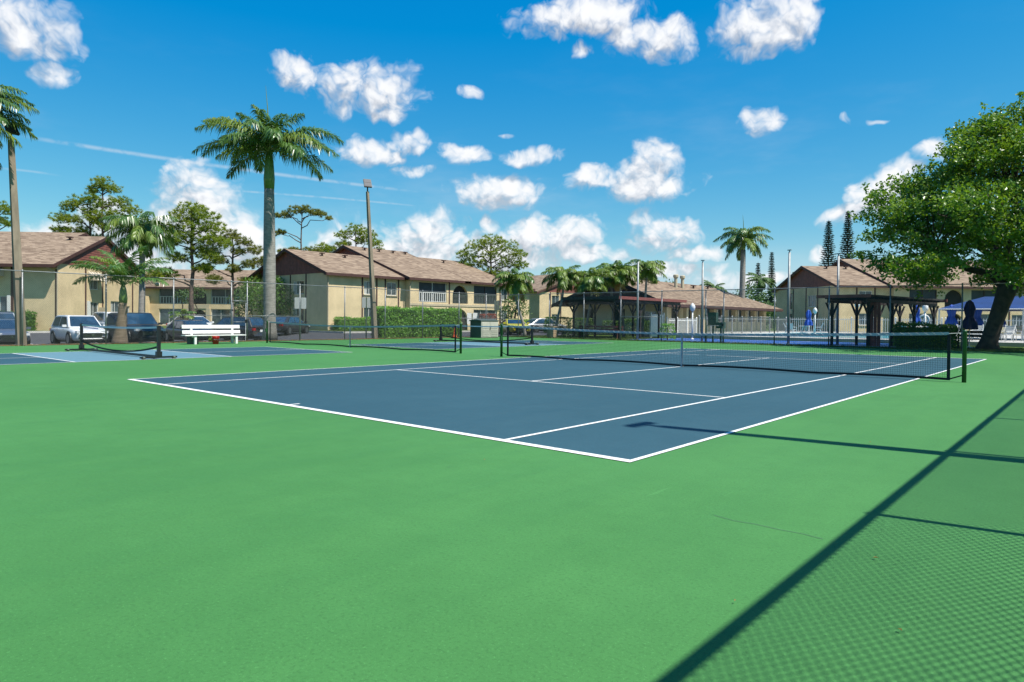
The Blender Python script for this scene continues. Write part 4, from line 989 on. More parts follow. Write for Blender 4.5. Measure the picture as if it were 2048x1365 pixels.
royal = [(a, min(82, e * .86 + 20) + rg.uniform(-5, 5), Ln * 1.12 * rg.uniform(.92, 1.06), bd * 1.22 * rg.uniform(.85, 1.15)) for (a, e, Ln, bd) in [
    (222, 58, 3.7, 70), (215, 24, 4.0, 66), (228, 2, 3.8, 52), (205, 40, 3.7, 74), (250, -12, 2.7, 38), (40, 52, 3.6, 82), (48, 30, 4.0, 72), (35, 8, 4.0, 58), (55, -8, 3.4, 44), (20, 42, 3.7, 78), (335, 24, 3.5, 70), (310, 46, 3.4, 85), (285, 18, 3.5, 65), (265, 52, 3.5, 80), (130, 44, 3.6, 80), (160, 16, 3.6, 65), (185, 38, 3.6, 75), (100, 18, 3.6, 65), (75, 48, 3.5, 80), (0, -4, 3.1, 45), (200, -8, 3.1, 45), (320, 66, 2.6, 66), (140, 70, 2.6, 60), (40, 74, 2.7, 56), (230, 72, 2.7, 56), (290, 78, 2.5, 50), (350, 60, 3.0, 80), (245, 34, 3.6, 72)]]
palm('royal_palm', 'tall royal palm with smooth grey trunk behind the second net', (-25.9, 2.6), 8.35, [.44, .33, .315, .32, .325, .32, .31, .295, .275, .26], 'palmtrunk', royal, (0, -.08), (2.15, .27), 'royal palms', 3, nl=92, ll=.80, lw=.027, droop=.8, plum=.7, spear=3.6)
palm('royal_palm', 'palm at the left edge with only its frond tips in view', (-25.4, -11.45), 8.3, [.40, .33, .33, .32, .30, .28], 'palmtrunk', ringfronds(random.Random(4), [(7, 45, 3.0, 75), (7, 12, 3.1, 60), (5, -15, 2.8, 40)]) + [(38, 30, 3.3, 66), (25, 5, 3.2, 62), (50, 55, 3.2, 80), (62, 34, 3.3, 64), (74, 10, 3.2, 56), (85, 48, 3.2, 72), (58, -6, 3.0, 46), (95, 22, 3.1, 60)], (0, 0), (1.2, .26), 'royal palms', 5, nl=80, ll=.66, lw=.026, droop=.8, plum=.6)
palm('royal_palm', 'lone royal palm rising behind the clubhouse hip roof', (-21.6, 56.6), 9.2, [.42, .30, .31, .30, .26], 'palmtrunk', ringfronds(random.Random(9), [(6, 52, 3.0, 85), (6, 24, 3.3, 72), (6, -6, 3.2, 56), (4, -30, 3.0, 38)]), (.1, 0), (1.6, .22), 'royal palms', 8, nl=64, ll=.75, lw=.038, droop=.8, plum=.6, spear=2.4)
palm('young_palm', 'short palm with swollen ringed base in front of the white car', (-25.25, -5.2), 1.9, [.36, .30, .23, .2, .18, .16], 'palmtrunk2', [(222, 52, 2.5, 78), (212, 30, 2.7, 66), (236, 68, 2.5, 80), (48, 66, 2.5, 78), (42, 46, 2.6, 76), (30, 26, 2.4, 60), (300, 66, 2.4, 80), (330, 50, 2.4, 76), (265, 54, 2.4, 76), (120, 60, 2.4, 74), (165, 66, 2.4, 76), (80, 70, 2.5, 72), (200, 76, 2.5, 66), (20, 78, 2.4, 60)], (0, .15), (.85, .16), None, 11, 'palm', 62, .58, .022, .55, .4)
palm('queen_palm', 'queen palm with drooping fronds rising behind the dark vehicle', (-46.7, 3.75), 7.9, [.24, .21, .19, .19, .21, .25], 'palmtrunk', ringfronds(random.Random(31), [(7, 66, 3.0, 105), (8, 40, 3.2, 100), (7, 12, 3.0, 80), (5, -18, 2.6, 55)]), (0, .1), None, None, 12, 'palm', 64, .75, .03, 1.3, .6)
# cluster of small palms before the clubhouse
CL = [(-24.2, 22.4, 4.1, -.5, -.6, 'leftmost small palm of the cluster, with dry brown fronds', 4), (-23.3, 25.0, 4.5, .5, .3, 'second small palm of the cluster from the left, before the brown gable', 1), (-21.0, 25.8, 4.2, .25, .35, 'third small palm of the cluster, leaning over the red flowers', 0),
      (-20.6, 29.2, 4.9, -.25, -.2, 'fourth small palm of the cluster, before the clubhouse porch', 0), (-19.4, 28.6, 4.7, -.2, -.3, 'fifth small palm of the cluster, slim and close to its neighbour', 1), (-18.6, 30.0, 5.2, .15, .3, 'rightmost and tallest small palm of the cluster', 0)]
for k, (x, y, h, lx, ly, lab, dead) in enumerate(CL):
    palm('cluster_palm', lab, (x, y), h - .55, [.14, .105, .095, .09, .085], 'palmtrunk', ringfronds(random.Random(40 + k), [(5, 68, 1.75, 95), (7, 42, 1.9, 92), (6, 10, 1.8, 72), (4, -12, 1.5, 50)]), (lx, ly), (.75, .10), 'small palms before the clubhouse', 50 + k, 'palm2', 46, .60, .030, .75, .45, dead=dead, seeds=2 if k >= 2 else 0, sway=1)
palm('cluster_palm', 'small palm sapling growing by the car park behind the left palm', (-46.0, 6.6), 1.6, [.09, .08, .07], 'palmtrunk', ringfronds(random.Random(71), [(5, 50, 1.1, 80), (5, 15, 1.1, 60)]), (0, 0), None, None, 72, 'palm2', 22, .4, .05, .6, .3)

def leaf_quads(b, pts, size, rg, flat=.0, asp=.55):
    for p in pts:
        n = Vector((rg.gauss(0, 1), rg.gauss(0, 1), rg.gauss(0, 1) + flat)); 
        if n.length < 1e-3: continue
        n.normalize(); t = n.cross(Vector((rg.gauss(0, 1), rg.gauss(0, 1), rg.gauss(0, 1))))
        if t.length < 1e-3: continue
        t.normalize(); w = n.cross(t); s = size * rg.uniform(.6, 1.25); t = t * s; w = w * s * asp; p = Vector(p)
        b.add([p - t, p - t * .1 + w + n * s * .12, p + t, p - t * .1 - w + n * s * .12], [(0, 1, 2, 3)])
def clump_pts(c, rad, n, rg, shell=.55, flat=1.0):
    out = []
    for _ in range(n):
        v = Vector((rg.gauss(0, 1), rg.gauss(0, 1), rg.gauss(0, 1))).normalized() * rad * (shell + (1 - shell) * rg.random() ** .6) * rg.uniform(.75, 1.12)
        out.append((c[0] + v.x, c[1] + v.y, c[2] + v.z * flat))
    return out
def limb(b, p0, p1, r0, r1, rg, wob=.12, n=5, sides=7):
    p0, p1 = Vector(p0), Vector(p1); Ln = (p1 - p0).length; pts = []
    for i in range(n + 1):
        t = i / n; w = Vector((rg.uniform(-1, 1), rg.uniform(-1, 1), rg.uniform(-.6, .6))) * wob * Ln * math.sin(math.pi * t) * .5
        pts.append(p0.lerp(p1, t) + w + Vector((0, 0, .08 * Ln * math.sin(math.pi * t))))
    b.tube(pts, [r0 + (r1 - r0) * i / n for i in range(n + 1)], sides); return pts
def shade_tree():
    rg = random.Random(77); T = thing('shade_tree', 'large spreading shade tree with leaning dark trunk at the right edge', 'tree', (4.62, 22.3, 0))
    b = MB(); tr = [(-.12, 0, -.05), (-.02, 0, .5), (.18, .05, 1.3), (.42, .1, 2.2), (.68, .1, 3.1)]
    b.tube(tr, [.50, .36, .33, .35, .42], 14); b.tube([(-.5, -.25, -.05), (-.15, -.08, .35), (.05, 0, .9)], [.12, .16, .1], 8); b.tube([(.35, -.2, -.05), (.15, -.05, .4), (.15, 0, .9)], [.12, .16, .1], 8)
    b.obj('trunk', 'bark', T, True)
    # crown envelope: irregular dome, lower rim about 2.6 m, top about 11 m
    cent = []
    tries = 0
    while len(cent) < 330 and tries < 40000:
        tries += 1
        a = rg.uniform(0, 6.283); rr = rg.random() ** .5; z = rg.uniform(2.9, 11.0); q = (z - 2.9) / 8.1
        env = (6.4 * (1 - abs(q - .30) ** 1.7 * 1.45)) * (1 + .16 * math.sin(3 * a + 2.2 * z) + .10 * math.sin(5 * a - 1.3 * z))
        if env < .6: continue
        x, y = rr * env * math.cos(a), rr * env * math.sin(a)
        if rr < .55 and rg.random() < .75: continue
        if x < -1.5 and z < 3.3: continue
        if rr < .8 and q < .5 and rg.random() < .3: continue
        if any((Vector((x + 1.1, y + .6, z)) - c).length < .60 for c in cent): continue
        cent.append(Vector((x + 1.1, y + .6, z)))
    limbs = MB(); j = Vector(tr[-1]); mains = []
    for (dx, dy, dz) in [(-2.6, -1.0, 1.3), (-2.0, 1.5, 3.0), (.2, -.6, 3.9), (1.6, 1.2, 3.0), (2.6, -1.2, 2.0), (-.8, 2.4, 2.0), (.8, 2.8, 3.2)]:
        e = j + Vector((dx, dy, dz)); limb(limbs, j - Vector((0, 0, .25)), e, .19, .09, rg, .22, 6, 8); mains.append(e)
    for c in cent:
        m = min(mains, key=lambda q: (q - c).length)
        if rg.random() < .6: limb(limbs, m, c, .045, .012, rg, .25, 4, 5)
    stuff(limbs.obj('branches', 'bark', T, True))
    b = MB()
    for c in cent:
        rad = rg.uniform(.55, .95); leaf_quads(b, clump_pts(c, rad, int(330 * rad), rg, .3, .7), .088, rg, .6, .6)
        for _ in range(4):      # loose sprays at the clump's edge
            d = Vector((rg.gauss(0, 1), rg.gauss(0, 1), rg.gauss(0, .6))).normalized() * rad * rg.uniform(1.0, 1.5); leaf_quads(b, clump_pts(c + d, .24, 14, rg, .2), .088, rg, .5, .6)
    stuff(b.obj('crown', 'leaf', T))
    return T
shade_tree()

def pine(label, base, h, crown, seed, needle='needle', trunk_r=.2, lean=(0, 0), nb=14, tuft=.75, spread=3.0, cz=.45, flat=.55, extra=()):
    """slash pine: bare trunk, crooked limbs, needle tufts in flattened clouds. crown=list of (dx,dy,z,rad) cloud centres or None"""
    rg = random.Random(seed); T = thing('pine_tree', label, 'pine tree', (*base, 0), 0, 'slash pines')
    b = MB(); n = 8; pts = []
    for i in range(n + 1):
        t = i / n; pts.append((lean[0] * t + rg.uniform(-.1, .1) * (t > 0), lean[1] * t + rg.uniform(-.1, .1) * (t > 0), h * t * .97 - .05))
    b.tube(pts, [trunk_r * (1 - .75 * i / n) for i in range(n + 1)], 9); b.obj('trunk', 'pinebark', T, True)
    cl = []
    if crown is None:
        for k in range(nb):
            t = cz + (1 - cz) * (k + rg.random() * .6) / nb; a = k * 2.4 + rg.uniform(-.4, .4)
            rr = spread * (1 - ((t - cz) / (1 - cz)) ** 1.6) * rg.uniform(.55, 1.1) + .35
            cl.append((math.cos(a) * rr, math.sin(a) * rr, h * t + rr * .12, rg.uniform(.7, 1.25) * tuft))
            if rr > 1.6: cl.append((math.cos(a + .3) * rr * .6, math.sin(a + .3) * rr * .6, h * t + .25, rg.uniform(.6, .95) * tuft))
        cl.append((0, 0, h, tuft))
    else: cl = [(a_, b_, c_2, d_ * 1.18) for (a_, b_, c_2, d_) in crown]
    lb = MB(); fb = MB()
    for (dx, dy, z, rad) in cl:
        t = max(.25, min(.97, (z - .25 * math.hypot(dx, dy)) / h)); i = t * n; j = min(int(i), n - 1); p0 = Vector(pts[j]).lerp(Vector(pts[j + 1]), i - j)
        c = Vector((dx + lean[0] * t, dy + lean[1] * t, z)); limb(lb, p0, c, .07 * trunk_r / .2, .02, rg, .3, 5, 5)
        for _ in range(int(52 * rad / .75)):
            v = Vector((rg.gauss(0, 1), rg.gauss(0, 1), rg.gauss(0, 1))).normalized() * rad * rg.random() ** .4; q = c + Vector((v.x, v.y, v.z * flat))
            for _ in range(26):
                d = Vector((rg.gauss(0, 1), rg.gauss(0, 1), rg.gauss(.45, .8))).normalized(); L_ = rg.uniform(.2, .36); w = d.cross(Vector((rg.gauss(0, 1), rg.gauss(0, 1), rg.gauss(0, 1)))).normalized() * .022
                fb.add([q - w, q + w, q + d * L_], [(0, 1, 2)])
    stuff(lb.obj('branches', 'pinebark', T, True)); stuff(fb.obj('crown', needle, T)); return T
cz0 = Vector((.755, .655))
def along(*cl): return [(cz0.x * s + rr * -.66, cz0.y * s + rr * .75, z, r_) for (s, rr, z, r_) in cl]     # offsets: s across the view, rr away
pine('pine with rounded crowns behind the left roof, right of two', (-74.6, 10.2), 16.2, along((0, 0, 16.0, 1.0), (.9, .3, 15.3, .9), (-.8, 0, 15.2, .8), (1.8, 0, 13.9, 1.1), (2.9, .3, 12.9, 1.1), (-.4, .5, 13.6, 1.0), (1.2, -.5, 12.4, 1.0), (2.2, -.5, 11.3, .9), (-1.0, 0, 12.2, .9), (3.4, 0, 11.6, .7), (-.2, .3, 11.2, .8)), 101, trunk_r=.22, tuft=1)
pine('pine with spreading left branches behind the left roof, left of two', (-77.9, 10.0), 14.6, along((.2, 0, 14.6, 1.0), (-1.3, 0, 14.2, 1.1), (-2.6, .4, 13.6, .9), (-.2, .4, 13.1, .9), (-3.2, 0, 12.3, 1.1), (-1.6, -.4, 12.0, 1.0), (-3.6, .3, 10.9, .9), (-2.2, 0, 10.6, 1.0), (-.6, 0, 10.9, .8), (.5, .4, 10.1, .8), (-1.2, 0, 9.4, 1.0), (.6, 0, 12.0, .7)), 102, trunk_r=.22)
pine('tall bright pine with dark straight trunk beside the queen palm', (-53.9, 10.8), 11.2, along((0, 0, 11.0, 1.1), (-1.0, 0, 10.3, 1.0), (1.2, 0, 10.4, 1.1), (2.0, .3, 9.4, 1.0), (-1.7, .3, 9.2, 1.0), (.5, -.4, 9.4, 1.0), (-.6, -.5, 8.4, 1.0), (1.4, -.4, 8.3, 1.0), (2.6, 0, 8.0, .9), (-2.2, 0, 8.0, .8), (.4, .4, 7.3, 1.0), (1.7, 0, 6.7, .9), (-1.2, 0, 6.6, .8), (-2.3, 0, 5.1, .9), (-3.3, .3, 5.0, .8), (.9, .2, 5.7, .8)), 103, trunk_r=.24)
pine('olive pine with open crooked crown left of the royal palm', (-58.9, 17.1), 9.8, along((0, 0, 9.7, .8), (-1.2, 0, 9.2, .8), (1.1, 0, 9.0, .8), (2.2, .2, 8.2, .8), (-2.2, .2, 8.0, .8), (.6, 0, 8.0, .7), (3.0, 0, 7.0, .8), (-1.3, 0, 7.1, .8), (1.8, 0, 6.6, .8), (-2.7, 0, 6.3, .7), (.2, 0, 6.2, .7), (3.0, 0, 5.4, .7), (-1.8, 0, 5.1, .8), (1.2, 0, 4.9, .7)), 104, 'needle2', .22)
pine('sparse umbrella-shaped pine right of the royal palm', (-67, 30.1), 14.9, along((-.8, 0, 14.7, .8), (.3, 0, 14.8, .8), (-2.0, 0, 14.1, .8), (1.6, 0, 14.4, .8), (2.4, .2, 14.2, .6), (-3.0, 0, 14.0, .45), (3.4, 0, 13.7, .4), (-3.3, 0, 11.8, .6), (-2.6, .3, 12.0, .5), (-2.2, 0, 9.4, .7), (-.9, 0, 9.7, .6), (1.0, 0, 9.6, .8), (2.0, 0, 9.5, .6), (-3.8, 0, 9.0, .5)), 105, 'needle2', .2)
pine('rounded pine behind the middle building ridge beside the pole', (-64.3, 36.3), 12.9, along((0, 0, 12.7, 1.2), (-1.6, 0, 12.0, 1.0), (1.5, 0, 12.0, 1.1), (2.4, 0, 10.9, 1.0), (-1.6, 0, 10.8, .9), (.6, 0, 11.3, .8), (2.9, 0, 9.9, .8), (-4.2, 0, 10.3, 1.0), (-3.2, 0, 10.0, 1.0), (-5.0, 0, 9.6, .9), (-4.0, 0, 9.3, 1.0)), 106, 'needle', .22)
pine('dense rounded pine behind the right end of the middle building', (-49.2, 45.6), 11.0, along((0, 0, 11.0, 1.4), (-1.8, 0, 10.4, 1.3), (1.9, 0, 10.5, 1.3), (-3.0, .3, 9.3, 1.2), (3.2, 0, 9.4, 1.2), (.2, -.4, 9.4, 1.3), (-1.6, 0, 8.4, 1.3), (1.8, 0, 8.4, 1.2), (3.6, 0, 8.1, 1.0), (-3.2, 0, 8.0, 1.0), (.2, 0, 7.2, 1.3), (2.4, 0, 6.7, 1.1), (-2.0, 0, 6.8, 1.0)), 107, 'needle', .26)
pine('pine top peeking over the brown gable at the left edge', (-95.6, 5.2), 15.2, along((0, 0, 15.0, 1.1), (1.2, 0, 14.3, .9), (-1.2, 0, 13.9, 1.0), (.5, 0, 13.0, .9), (1.6, 0, 12.6, .7)), 108, 'needle', .22)

def norfolk(label, base, h, rad, seed, group):
    rg = random.Random(seed); T = thing('norfolk_pine', label, 'conifer', (*base, 0), 0, group)
    b = MB(); b.tube([(0, 0, -.05), (.05, 0, h * .5), (0, 0, h)], [.24, .14, .02], 8); b.obj('trunk', 'bark', T, True)
    br = MB(); nd = MB(); z = h * .1
    while z < h - .2:
        t = z / h; rr = rad * (1 - t) ** .8 + .15; k = 9; a0 = rg.uniform(0, 6.28)
        for q in range(k):
            a = a0 + q * 6.283 / k + rg.uniform(-.15, .15); L_ = rr * rg.uniform(.8, 1.12); d = Vector((math.cos(a), math.sin(a), -.12))
            p0 = Vector((0, 0, z)); pts = [p0 + d * L_ * s + Vector((0, 0, .30 * L_ * s * s)) for s in (0, .35, .7, 1)]
            br.tube(pts, [.03, .022, .014, .006], 4, False)
            for m in range(int(14 + 44 * L_ / 2)):
                s = rg.uniform(.12, 1); p = p0 + d * L_ * s + Vector((0, 0, .30 * L_ * s * s)); v = Vector((rg.gauss(0, .7), rg.gauss(0, .7), rg.gauss(.25, .45))).normalized() * rg.uniform(.16, .32); w = v.cross(d).normalized() * .055
                nd.add([p - w, p + w, p + v + d * .1], [(0, 1, 2)])
        z += .34 + .12 * (1 - t)
    stuff(br.obj('branches', 'bark', T)); stuff(nd.obj('crown', 'norfolk', T)); return T
norfolk('dark conical conifer, left and shorter of two behind the right building', (-28.1, 110), 19.3, 2.6, 1, 'tall conifers')
norfolk('dark conical conifer, right and taller of two behind the right building', (-25.5, 112), 20.9, 2.6, 2, 'tall conifers')
norfolk('small distant conifer pair left half, beside the lone royal palm', (-47.5, 128), 14.2, 1.3, 3, 'small far conifers')
norfolk('small distant conifer pair right half, beside the lone royal palm', (-44.6, 128), 16.2, 1.3, 4, 'small far conifers')

def bush(name, label, cat, base, blobs, n, size, m='leaf2', seed=1, stems=3, group=None, loc_z=0.0):
    rg = random.Random(seed); T = thing(name, label, cat, (*base, loc_z), 0, group); b = MB(); sb = MB()
    for (x, y, z, rad, fl) in blobs: leaf_quads(b, clump_pts((x, y, z), rad, int(n * rad * rad), rg, .45, fl), size, rg, .5)
    stuff(b.obj('foliage', m, T))
    for k in range(stems):
        x, y, z, rad, fl = blobs[k % len(blobs)]; limb(sb, (x * .3, y * .3, -.05), (x, y, z), .07 * (1 + z / 4), .02, rg, .3, 4, 6)
    stuff(sb.obj('stems', 'bark', T, True)); return T
# leafy trees by the middle building
bush('leafy_tree', 'bright leafy tree overhanging the dark sedan left of the middle building', 'tree', (-52.5, 18.0), [(0, 0, 3.6, 1.5, 1), (1.2, .6, 3.2, 1.3, 1), (-1.4, -.6, 3.0, 1.4, 1), (.5, 0, 4.5, 1.1, .8), (-.6, 0, 2.0, 1.4, 1), (1.6, 1.0, 2.2, 1.2, 1), (-2.2, -1, 4.2, 1.2, 1), (2.4, 1.6, 3.6, 1.0, .9)], 420, .11, seed=11)
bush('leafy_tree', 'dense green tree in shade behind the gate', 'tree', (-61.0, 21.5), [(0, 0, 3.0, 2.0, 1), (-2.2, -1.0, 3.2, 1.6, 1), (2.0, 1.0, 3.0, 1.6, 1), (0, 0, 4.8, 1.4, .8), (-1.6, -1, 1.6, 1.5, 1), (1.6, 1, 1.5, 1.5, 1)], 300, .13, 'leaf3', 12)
bush('leafy_tree', 'small dark leafy tree between the palm trunks', 'tree', (-32.5, 30.4), [(0, 0, 2.6, 1.0, 1), (.5, .4, 3.4, .9, 1), (-.4, -.3, 1.8, .9, 1), (.9, .6, 2.2, .8, 1)], 420, .10, 'leaf2', 13)
bush('leafy_tree', 'green tree against the distant building between the pines', 'tree', (-66, 15.6), [(0, 0, 3.4, .9, 1), (.9, .8, 3.9, .8, 1), (-.6, -.5, 3.6, .7, .8)], 300, .12, 'leaf3', 14)
bush('leafy_tree', 'light green tree crown showing between palms over the clubhouse gable', 'tree', (-34, 54), [(0, 0, 5.6, 1.5, .9), (1.8, 1.2, 5.2, 1.3, .9), (-1.6, -1, 5.2, 1.2, .9), (.3, 0, 3.6, 1.4, 1)], 240, .14, 'leaf2', 16)
def treeline():
    rg = random.Random(90); b = MB()
    for k in range(150):
        t = rg.random(); x = -66 + 66 * t + rg.uniform(-2, 2); y = 88 + 12 * t + rg.uniform(-5, 12); top = 5.8 + 1.6 * math.sin(x * .5) + 1.1 * math.sin(x * 1.3 + 1) ; z = rg.uniform(.8, top); rad = rg.uniform(1.2, 2.3)
        leaf_quads(b, clump_pts((x, y, z), rad, 120, rg, .5, .8), .26, rg, .5)
    for (x, y, h) in ((-33, 92, 9), (-50, 88, 8.5), (-27, 96, 9.2), (-41, 92, 7.8)):
        for q in range(14):
            frond_mesh(b, rg.uniform(0, 6.28), rg.uniform(-.2, 1.2), 2.8, rg.uniform(1, 1.6), rg, 22, .8, .07, .8, base=(x, y, h - 1)); 
    b.mi = [0] * len(b.mi); b.cur = 0
    for k in range(90):     # woodland that closes the view past the far buildings
        a = R(rg.uniform(78, 205)); d = rg.uniform(150, 230); x, y = 8.7 + d * math.cos(a), -17 + d * math.sin(a); 
        for q in range(5): leaf_quads(b, clump_pts((x + rg.uniform(-6, 6), y + rg.uniform(-6, 6), rg.uniform(1, 5.5)), rg.uniform(2.2, 3.6), 60, rg, .5, .8), .6, rg, .5)
    return tag(stuff(b.obj('treeline', 'leaf3')), 'dark green belt of trees along the horizon behind the clubhouse', 'trees')
treeline()

def hedge(label, base, rz, Lx, Wy, H, m='hedge', seed=1, dens=330, size=.05, group='clipped hedges', z=0.0):
    rg = random.Random(seed); T = thing('hedge', label, 'hedge', (*base, z), rz, group); b = MB(); pts = []
    def top(x): return H + .05 * math.sin(x * 2.1) + .03 * math.sin(x * 5.7 + 1)
    for _ in range(int(Lx * H * dens)): x = rg.uniform(0, Lx); pts.append((x, -Wy / 2 + rg.gauss(0, .05), rg.uniform(.02, top(x))))
    for _ in range(int(Lx * Wy * dens)): x = rg.uniform(0, Lx); pts.append((x, rg.uniform(-Wy / 2, Wy / 2), top(x) + rg.gauss(0, .05)))
    for _ in range(int(Wy * H * dens)): pts.append((rg.gauss(0, .05), rg.uniform(-Wy / 2, Wy / 2), rg.uniform(.02, H))); pts.append((Lx + rg.gauss(0, .05), rg.uniform(-Wy / 2, Wy / 2), rg.uniform(.02, H)))
    leaf_quads(b, pts, size, rg, .3, .6); stuff(b.obj('foliage', m, T))
    b = MB(); b.b2(.06, Lx - .06, -Wy / 2 + .08, Wy / 2 - .05, -.03, H - .1); b.obj('twigs', 'leaf3', T); return T
hedge('large clipped hedge behind the far end of the second net', (-25.95, 9.95), R(90), 6.95, 1.0, 1.88, seed=1, dens=380, size=.075)
hedge('low clipped hedge against the middle building wall', (-43.9, 19.3), R(90), 9.0, .9, 1.25, 'hedge', 2, 200, .07)
hedge('clipped hedge along the left building behind the cars', (-62.0, -10.5), R(45), 12.6, .9, 1.45, 'leaf2', 3, 160, .08)
hedge('low hedge below the house number by the yellow car', (-44.8, 44.0), R(90), 5.5, .8, 1.2, 'hedge', 4, 120, .08)
hedge('dark hedge block behind the far fence beside the brown door', (.55, 22.6), R(8), 2.6, 1.0, 1.15, 'leaf', 5, 420, .05)
def round_shrub(label, base, r_, h, m='hedge', seed=1, flowers=0, group='shrubs'):
    rg = random.Random(seed); T = thing('shrub', label, 'shrub', (*base, 0), 0, group); b = MB(); pts = []
    for _ in range(int(900 * r_ * h)):
        a = rg.uniform(0, 6.283); z = rg.uniform(.05, h); rr = r_ * (1 - .25 * (z / h) ** 4) * rg.uniform(.86, 1.06); pts.append((rr * math.cos(a), rr * math.sin(a), z))
    for _ in range(int(500 * r_ * r_)): a = rg.uniform(0, 6.283); q = r_ * rg.random() ** .5 * .9; pts.append((q * math.cos(a), q * math.sin(a), h + rg.gauss(0, .03)))
    leaf_quads(b, pts, .06, rg, .3, .6); stuff(b.obj('foliage', m, T)); sb = MB(); sb.tube([(0, 0, -.03), (0, 0, h * .8)], .04, 6); sb.obj('stems', 'bark', T)
    if flowers:
        b = MB()
        for _ in range(flowers): a = rg.uniform(0, 6.283); q = r_ * rg.random() ** .5; leaf_quads(b, clump_pts((q * math.cos(a), q * math.sin(a), h + rg.uniform(0, .12)), .07, 7, rg), .05, rg)
        stuff(b.obj('blossoms', 'flower', T))
round_shrub('drum-shaped clipped shrub beside the white vinyl fence', (-13.3, 24.2), .52, 1.02, seed=3)
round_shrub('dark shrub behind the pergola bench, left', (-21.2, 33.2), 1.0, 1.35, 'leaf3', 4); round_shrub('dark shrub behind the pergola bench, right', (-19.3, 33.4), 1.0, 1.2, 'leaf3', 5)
round_shrub('dark shrub behind the pergola bench, middle', (-23.3, 33.0), .9, 1.2, 'leaf3', 6); round_shrub('low shrub with orange flowers under the leaning palm', (-20.9, 25.0), .55, .62, 'leaf2', 7, 9)
round_shrub('low white-flecked shrub beside the tan block pillar', (-19.6, 22.4), .9, .5, 'leaf3', 8); round_shrub('bright bush behind the silver car', (-31.5, 36.0), 1.3, 1.5, 'leaf2', 9)
round_shrub('dark bush at the clubhouse corner', (-26.6, 33.0), 1.2, 1.4, 'leaf3', 10)
round_shrub('yellow-green shrub beside the dark hedge by the pool', (3.25, 23.0), .35, .95, 'palm2', 12)
round_shrub('red-leaved croton shrub behind the storage locker', (-28.2, 22.6), .75, 1.65, 'croton', 13)
round_shrub('small weedy shrub under the white bench', (-24.3, -1.35), .16, .3, 'palm2', 14)

